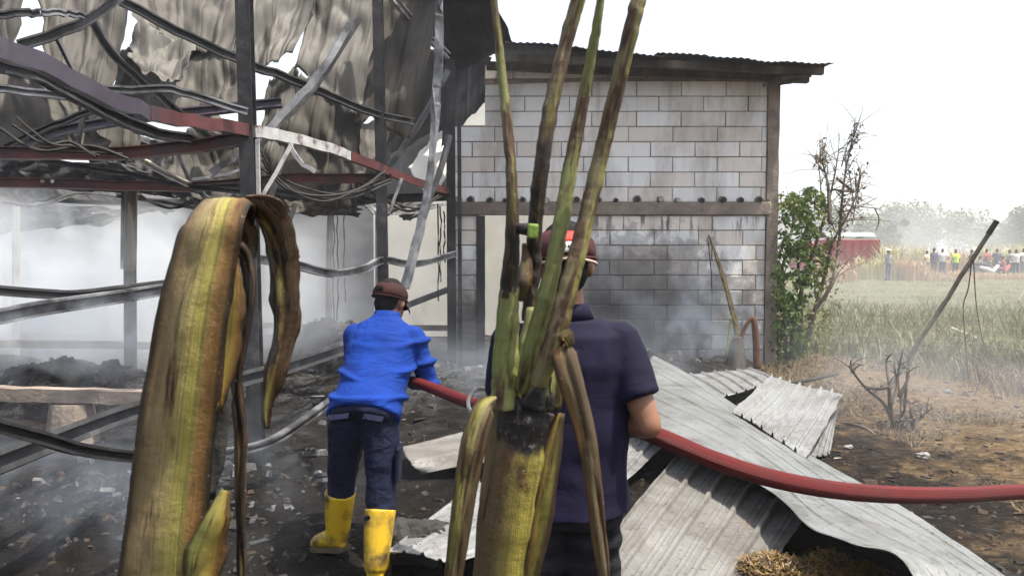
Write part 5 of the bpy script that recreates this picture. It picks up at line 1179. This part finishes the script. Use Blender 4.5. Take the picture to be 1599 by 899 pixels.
# ------------------------------------------------------------------ far side of the field
def far_person(label, px, foot, Y, ht, heading, shirt, trouser, arms='down', hat=None, sit=False):
    b = at(px, foot, Y); k = ht / 1.7; gzv = 0.0
    c, s = math.cos(heading), math.sin(heading)
    def L(x, y, z): return Vector((b.x + (x * c - y * s) * k, b.y + (x * s + y * c) * k, z * k))
    hz = .5 if sit else .9
    J = dict(pel=L(0, 0, hz + .03), chest=L(0, .0, hz + .3), neck=L(0, .02, hz + .55), head=L(0, .03, hz + .69), face=Vector((-s, c, 0)), ls=L(-.18, 0, hz + .48), rs=L(.18, 0, hz + .48),
             lh=L(-.09, 0, hz), rh=L(.09, 0, hz))
    if sit: J.update(lk=L(-.1, .42, hz), la=L(-.1, .42, .1), lt=L(-.1, .58, .03), rk=L(.1, .42, hz), ra=L(.1, .42, .1), rt=L(.1, .58, .03))
    else: J.update(lk=L(-.1, .02, .48), la=L(-.11, 0, .1), lt=L(-.12, .16, .03), rk=L(.1, .02, .48), ra=L(.11, 0, .1), rt=L(.12, .16, .03))
    for sd2, q in (('l', -1), ('r', 1)):
        if arms == 'down': e, w_ = L(q * .24, -.02, hz + .2), L(q * .23, .08, hz - .04)
        elif arms == 'up': e, w_ = L(q * .34, .1, hz + .4), L(q * .12, .2, hz + .62)
        elif arms == 'hips': e, w_ = L(q * .34, -.06, hz + .24), L(q * .19, .06, hz + .08)
        else: e, w_ = L(q * .24, .12, hz + .24), L(q * .1, .3, hz + .26)
        J[sd2 + 'e'], J[sd2 + 'w'] = e, w_
    root, P, HR, _, _ = person('person', label, J, .03, 'short', shirt, trouser, None, M['black'], None, .6, k)
    if hat:
        h = MB(); h.loft([(P(0, -.01, .05), (.2, 0, 0), (0, .2, 0)), (P(0, -.01, .07), (.14, 0, 0), (0, .14, 0)), (P(0, -.01, .16), (.02, 0, 0), (0, .02, 0))], 16); h.build('hat', hat, root, smooth=True)
    root['group'] = 'onlookers beyond the field'
fc = lambda n_, c: pm(n_, [(.3, tuple(x * .85 for x in c)), (.7, c)], 6, .85, 0, 0)
M['dkblue'], M['lime'], M['offw'], M['redsh'], M['grey'], M['tan'] = fc('dark_blue_shirt', (.04, .05, .11)), fc('lime_shirt', (.45, .62, .05)), fc('off_white_shirt', (.6, .6, .58)), fc('red_shirt', (.3, .06, .06)), fc('grey_shirt', (.2, .2, .22)), fc('straw_hat', (.55, .47, .3))
far_person('far onlooker in pale conical hat standing beside red truck', 1387, 432, 41, 1.62, .4, M['grey'], M['dkblue'], 'down', M['tan'])
far_person('far onlooker in dark blue shirt and dark trousers', 1458, 428, 45, 1.7, .2, M['dkblue'], M['dkblue'], 'down')
far_person('far onlooker in pale shirt with hands on hips beside lime shirt', 1471, 427, 45.5, 1.66, -.4, M['offw'], M['dkblue'], 'hips')
far_person('far onlooker in lime green shirt and black shorts', 1492, 427, 44, 1.62, .1, M['lime'], M['black'], 'down')
far_person('far onlooker in black top standing behind the leaning pole', 1517, 427, 46, 1.6, .6, M['black'], M['grey'], 'front')
far_person('far seated onlooker in grey shirt on the dark motorbike', 1530, 427, 46.5, 1.62, 1.2, M['grey'], M['dkblue'], 'front', None, True)
far_person('far onlooker in red shirt sitting on the red motorbike', 1566, 427, 45.5, 1.62, 1.0, M['redsh'], M['black'], 'front', None, True)
far_person('far onlooker in white shirt with arms raised, right edge', 1586, 427, 44.5, 1.62, -.2, M['offw'], M['dkblue'], 'up')
far_person('far onlooker in grey shirt half hidden by dry cane', 1447, 427, 47.5, 1.55, .3, M['tan'], M['grey'], 'down')
M['mred'] = pm('red_motorbike_paint', [(.3, (.3, .03, .03)), (.7, (.4, .05, .05))], 6, .35); M['mblk'] = pm('black_motorbike_paint', [(.3, (.02, .02, .025)), (.7, (.05, .05, .06))], 6, .35); M['tyre'] = pm('tyre_rubber', [(.3, (.012, .012, .012)), (.7, (.03, .03, .03))], 20, .9)
M['mwhite'] = pm('white_motorbike_paint', [(.3, (.55, .55, .55)), (.7, (.7, .7, .7))], 6, .35)
def motorbike(label, px, Y, heading, paint):
    b = at(px, 430, Y); r0 = empty('motorbike', (b.x, b.y, 0), label, 'motorbike', 'motorbikes parked beyond the field')
    c, s = math.cos(heading), math.sin(heading); L = lambda x, y, z: Vector((b.x + x * c - y * s, b.y + x * s + y * c, z))
    for x in (-.62, .62):
        w_ = MB(); w_.tube([L(x + .25 * math.cos(t), 0, .28 + .25 * math.sin(t)) for t in [2 * math.pi * i / 20 for i in range(21)]], .045, 8); wo = w_.build('wheel', M['tyre'], r0, True)
        h_ = MB()
        for i in range(8): t = i * math.pi / 4; h_.tube([L(x, 0, .28), L(x + .22 * math.cos(t), 0, .28 + .22 * math.sin(t))], .012, 5)
        h_.build('rim', M['galv'], wo)
    q = MB(); q.capsule([L(-.55, 0, .62), L(-.1, 0, .5), L(.2, 0, .36), L(.5, 0, .72)], [.1, .13, .12, .08]); q.build('body_shell', paint, r0, True)
    q = MB(); q.capsule([L(-.7, 0, .78), L(-.3, 0, .74), L(.02, 0, .72)], [.07, .1, .08]); q.build('seat', M['black'], r0, True)
    q = MB(); q.tube([L(.62, 0, .28), L(.48, 0, .8), L(.42, 0, 1.0)], .03, 8); q.tube([L(.38, -.3, 1.02), L(.45, 0, .98), L(.38, .3, 1.02)], .018, 6); q.build('fork_and_handlebar', M['dark'], r0)
    q = MB(); q.ell(L(.55, 0, .86), (.09, .09, .1)); q.build('headlight', M['galv'], r0, True)
motorbike('far black motorbike under the grey shirted rider', 1532, 46.5, .2, M['mblk']); motorbike('far white motorbike between the seated riders', 1545, 45, .1, M['mwhite']); motorbike('far red motorbike under the red shirted rider', 1565, 45.5, .3, M['mred'])
# truck
tk = empty('truck', (at(1332, 428, 47).x, 47, 0), 'red box truck parked beyond the field behind the twigs', 'truck', None)
M['tred'] = pm('faded_red_paint', [(.3, (.2, .02, .024)), (.7, (.28, .035, .036))], 2, .5, 0, .1); M['glass'] = pm('dark_glass', [(.3, (.02, .025, .03)), (.7, (.05, .055, .06))], 3, .1)
x0, x1 = at(1290, 400, 47).x, at(1375, 400, 47).x; z1 = at(1330, 374, 47).z
q = MB(); q.box(((x0 + x1) / 2, 48, (z1 + .62) / 2), (x1 - x0, 2.0, z1 - .62)); bx_ = q.build('cargo_box', M['tred'], tk, bevel=.04)
for i in range(7):
    q = MB(); q.box((x0 + .2 + i * (x1 - x0 - .4) / 6, 46.985, (z1 + .62) / 2), (.05, .05, z1 - .8)); q.build('rib', M['tred'], bx_)
q = MB(); q.box(((x0 + x1) / 2, 48, .5), (x1 - x0 - .1, .9, .18)); q.build('chassis', M['dark'], tk)
q = MB(); cxk = x0 - .75
q.add([(cxk + sx * e, 48 + sy * .95, z) for z, e0, e1 in ((.45, -.75, .7), (1.1, -.78, .7), (1.9, -.55, .7), (2.0, -.45, .65)) for e, sx, sy in ((e0, 1, -1), (e1, 1, -1), (e1, 1, 1), (e0, 1, 1))], [(i * 4 + j, i * 4 + (j + 1) % 4, i * 4 + 4 + (j + 1) % 4, i * 4 + 4 + j) for i in range(3) for j in range(4)] + [(12, 13, 14, 15), (3, 2, 1, 0)])
cb = q.build('cab', M['tred'], tk, bevel=.05); q = MB(); q.box((cxk + .1, 47.04, 1.5), (.9, .03, .6)); q.build('side_window', M['glass'], cb)
for x in (cxk - .1, x0 + .6, x1 - .8):
    q = MB(); q.tube([(x, 47.0, .45), (x, 47.28, .45)], .45, 20); wo = q.build('wheel', M['tyre'], tk); q = MB(); q.tube([(x, 46.97, .45), (x, 46.99, .45)], .22, 16); q.build('rim', M['galv'], wo)
# canvas canopy on the truck, greyish
q = MB(); q.grid(lambda u, v: (x0 + .1 + (x1 - x0 - .3) * u, 47.1 + 1.8 * v, z1 + .03 + .42 * math.sin(math.pi * (.08 + .84 * v)) + .05 * n3(u * 5, v * 3, 2)), 16, 10); q.build('tarpaulin', pm('grey_green_tarp', [(.3, (.16, .19, .18)), (.7, (.26, .3, .29))], 2, .7), tk, True, .02)
# dry cane thickets
def thicket(label, px0, px1, Y, h, n, mat, seed, grp='dry cane clumps beyond the field'):
    r_ = random.Random(seed); a_, b2 = at(px0, 430, Y), at(px1, 430, Y)
    reg = lambda r: (lambda t: (a_.x + (b2.x - a_.x) * t, Y + r.gauss(0, .6)))(r.random())
    def hz_(x): return h * (.6 + .5 * n3(x * .8, seed, 0))
    mb = MB()
    for _ in range(n):
        x, y = reg(r_); hh = hz_(x) * r_.uniform(.5, 1.25); an = r_.uniform(0, 6.28); l = hh * r_.uniform(.05, .45); w_ = r_.uniform(.015, .035)
        mb.add([(x - w_, y, 0), (x + w_, y, 0), (x + l * .3 * math.cos(an) + w_, y + l * .3 * math.sin(an), hh * .7), (x + l * .3 * math.cos(an) - w_, y + l * .3 * math.sin(an), hh * .7), (x + l * math.cos(an), y + l * math.sin(an), hh * (1 - .1 * r_.random()))], [(0, 1, 2, 3), (3, 2, 4)])
    r0 = empty('cane_clump', ((a_.x + b2.x) / 2, Y, 0), label, 'cane', grp); mb.build('blades', mat, r0)['kind'] = 'stuff'
M['cane'] = leafmat('dry_cane_blade', (.32, .2, .1), (.52, .36, .2), .4); M['caney'] = leafmat('yellow_cane_blade', (.3, .27, .12), (.46, .42, .2), .4)
thicket('orange dry cane clump right of the conical hat onlooker', 1395, 1440, 42.5, 1.7, 700, M['cane'], 1); thicket('dry cane behind the dark blue and lime onlookers', 1438, 1512, 50, 1.9, 900, M['cane'], 2); thicket('tall yellow cane right of the leaning pole tip', 1535, 1625, 52, 3.0, 1200, M['caney'], 3)
thicket('low orange cane under the red truck', 1296, 1372, 44, .7, 500, M['cane'], 4); thicket('thin yellow cane above the conical hat onlooker', 1385, 1425, 54, 2.6, 350, M['caney'], 5); thicket('low dry cane at the far right onlookers feet', 1500, 1625, 43.5, .55, 700, M['cane'], 6)
thicket('tall pale cane behind the lime shirt onlooker', 1420, 1470, 53, 2.6, 500, M['caney'], 8)
far_person('far onlooker in maroon shirt right of the black top onlooker', 1540, 426, 48, 1.64, .5, M['redsh'], M['grey'], 'hips')
far_person('far onlooker in dark shirt between the two seated riders', 1556, 426, 48.5, 1.66, -.2, M['dkblue'], M['black'], 'down')
far_person('far onlooker in grey shirt just left of raised arms', 1576, 426, 48, 1.6, .2, M['grey'], M['black'], 'down')
far_person('far onlooker in pale top cut by the right frame edge', 1598, 426, 47, 1.68, .2, M['offw'], M['grey'], 'down')
thicket('wispy yellow scrub hiding the truck rear', 1340, 1386, 43, 2.1, 260, M['caney'], 11); thicket('brown weeds before the truck front', 1286, 1330, 40, 1.5, 200, M['cane'], 12)
thicket('tall feathery cane left of the rounded tree', 1376, 1402, 46, 3.3, 130, M['caney'], 13); thicket('dry weeds at the foot of the lime onlooker', 1440, 1505, 41, .8, 420, M['cane'], 14)
# trees beyond
def tree(label, px, Y, w_, h, seed, mat, base=428, n=6500, lf=.3):
    r_ = random.Random(seed); b = at(px, base, Y); root = empty('tree', (b.x, Y, 0), label, 'tree', 'hazy trees beyond the field')
    t = MB(); top = Vector((b.x, Y, h * .55)); t.tube([Vector((b.x, Y, 0)), Vector((b.x + .1, Y, h * .3)), top], [w_ * .045, w_ * .035, w_ * .02], 8, sm=4)
    cl = []
    for i in range(11):
        c = Vector((b.x + r_.uniform(-.42, .42) * w_, Y + r_.uniform(-.35, .35) * w_, h * r_.uniform(.42, .86))); cl.append((c, w_ * r_.uniform(.12, .24)))
        t.tube([top - Vector((0, 0, h * .15)), top.lerp(c, .5) + Vector((0, 0, .1)), c], [w_ * .012, w_ * .006, w_ * .002], 5, sm=3)
    t.build('trunk', M['bark'], root); mb = MB(); pts = []
    for _ in range(n):
        c, rr_ = cl[r_.randrange(len(cl))]; v = Vector((r_.gauss(0, 1), r_.gauss(0, 1), r_.gauss(0, .8))).normalized() * rr_ * r_.random() ** .4
        pts.append(c + v)
    leaves(mb, pts, lf, r_, .1, 1.6); mb.build('crown', mat, root)
M['tl'] = leafmat('far_tree_leaf', (.05, .08, .03), (.12, .16, .06), .3)
tree('wide rounded hazy tree above the dark blue onlooker', 1455, 70, 8.5, 5.6, 1, M['tl']); tree('hazy tree rising right of the red truck', 1408, 74, 5, 4.8, 2, M['tl']); tree('tall hazy tree at the right edge behind yellow cane', 1600, 72, 5.5, 5.4, 3, M['tl'])
tree('low hazy tree between the pole tip and rounded tree', 1555, 80, 6, 4.0, 4, M['tl'], n=4500); tree('green tree behind the red truck cab', 1262, 66, 6, 5.5, 5, M['tl'], n=5000); tree('dark hazy tree behind the truck tarpaulin', 1330, 62, 7, 4.4, 6, M['tl'], n=5000); tree('slim upright hazy tree left of rounded tree', 1394, 60, 1.6, 4.6, 7, M['tl'], n=1800, lf=.2)

# ------------------------------------------------------------------ smoke and haze
def smoke(label, c, rad, dens, scale=1.0, col=(.9, .92, .95), seed=0.0, lo=.42, hi=.72, power=1.0, aniso=.3):
    mb = MB(); mb.ell((0, 0, 0), (1, 1, 1), nu=20, nv=12)
    m = bpy.data.materials.new('smoke'); m.use_nodes = True; nt = m.node_tree; nt.nodes.remove(nt.nodes['Principled BSDF'])
    v = N(nt, 'ShaderNodeVolumePrincipled'); v.inputs['Color'].default_value = (*col, 1); v.inputs['Anisotropy'].default_value = aniso
    tc = N(nt, 'ShaderNodeTexCoord'); ln = N(nt, 'ShaderNodeVectorMath', operation='LENGTH'); nt.links.new(tc.outputs['Object'], ln.inputs[0])
    mp = N(nt, 'ShaderNodeMapping'); mp.inputs['Location'].default_value = (seed, seed * .7, seed * 1.3); g_ = N(nt, 'ShaderNodeNewGeometry'); nt.links.new(g_.outputs['Position'], mp.inputs[0])
    f = noi(nt, mp.outputs[0], scale, 3, .6, .6)
    fall = ramp(nt, ln.outputs['Value'], [(.15, (1, 1, 1)), (.97, (0, 0, 0))])
    d = mathn(nt, 'MULTIPLY', ramp(nt, f, [(lo, (0, 0, 0)), (hi, (1, 1, 1))]), fall); d = mathn(nt, 'MULTIPLY', d, dens)
    nt.links.new(d, v.inputs['Density']); nt.links.new(v.outputs[0], nt.nodes['Material Output'].inputs['Volume'])
    try: m.cycles.volume_step_rate = 1.0; m.cycles.volume_sampling = 'MULTIPLE_IMPORTANCE'
    except Exception: pass
    o = mb.build('smoke', m); o.location = c; o.scale = rad
    return tag(o, label, 'smoke', kind='stuff')
smoke('thick white smoke filling the left bays of the burnt hall', (-6.2, 10.8, 1.0), (4.6, 3.6, 1.7), 1.9, .8, (.94, .97, 1), 1, .46, .6)
smoke('billowing white smoke in front of the charred round post', (-4.6, 8.1, .75), (2.3, 1.0, .95), 1.6, 1.5, (.93, .96, 1), 31, .5, .62)
smoke('pale smoke drifting low behind the blue shirted man', (-2.2, 11.2, .7), (2.2, 2.2, 1.6), .7, .9, (.9, .93, 1), 4)
smoke('thin smoke hugging the black ground at left', (-2.6, 4.6, .25), (2.4, 1.6, .6), .55, 1.8, (.8, .88, 1), 6, .52, .66)
smoke('bluish smoke puff rising at the foot of the block wall', (2.2, 10.2, .5), (1.0, .5, 1.1), 2.0, 1.6, (.75, .85, 1), 9)
smoke('thin smoke veil over the scorched bank at right', (4.2, 7.4, .4), (2.6, 3.0, .9), .18, .9, (.9, .94, 1), 12)
smoke('smoke wisps under the roof beside the block wall', (-.3, 10.0, 3.4), (1.4, 1.2, 1.0), .14, 1.2, (.8, .86, 1), 15)
smoke('smoke drifting along the ash between the men and the wall', (.3, 8.2, .35), (2.2, 1.8, .7), .4, 1.4, (.8, .88, 1), 17, .46, .66)
smoke('white smoke veil drifting over the far field', (22, 58, 2), (30, 12, 5), .075, .12, (.96, .97, 1), 21, .3, .6)
smoke('low white smoke drifting over the middle of the field', (11, 20, .7), (7, 9, 1.5), .05, .4, (.96, .97, 1), 25, .4, .65)
hz = MB(); hz.box((0, 190, 2.9), (640, 480, 8.8)); 
hm = bpy.data.materials.new('haze_air'); hm.use_nodes = True; hm.node_tree.nodes.remove(hm.node_tree.nodes['Principled BSDF'])
hv = hm.node_tree.nodes.new('ShaderNodeVolumePrincipled'); hv.inputs['Color'].default_value = (.95, .96, 1, 1); hv.inputs['Density'].default_value = .0013; hv.inputs['Anisotropy'].default_value = .2
hm.node_tree.links.new(hv.outputs[0], hm.node_tree.nodes['Material Output'].inputs['Volume'])
tag(hz.build('haze', hm), 'pale smoky haze hanging over the whole place', 'haze', kind='stuff')
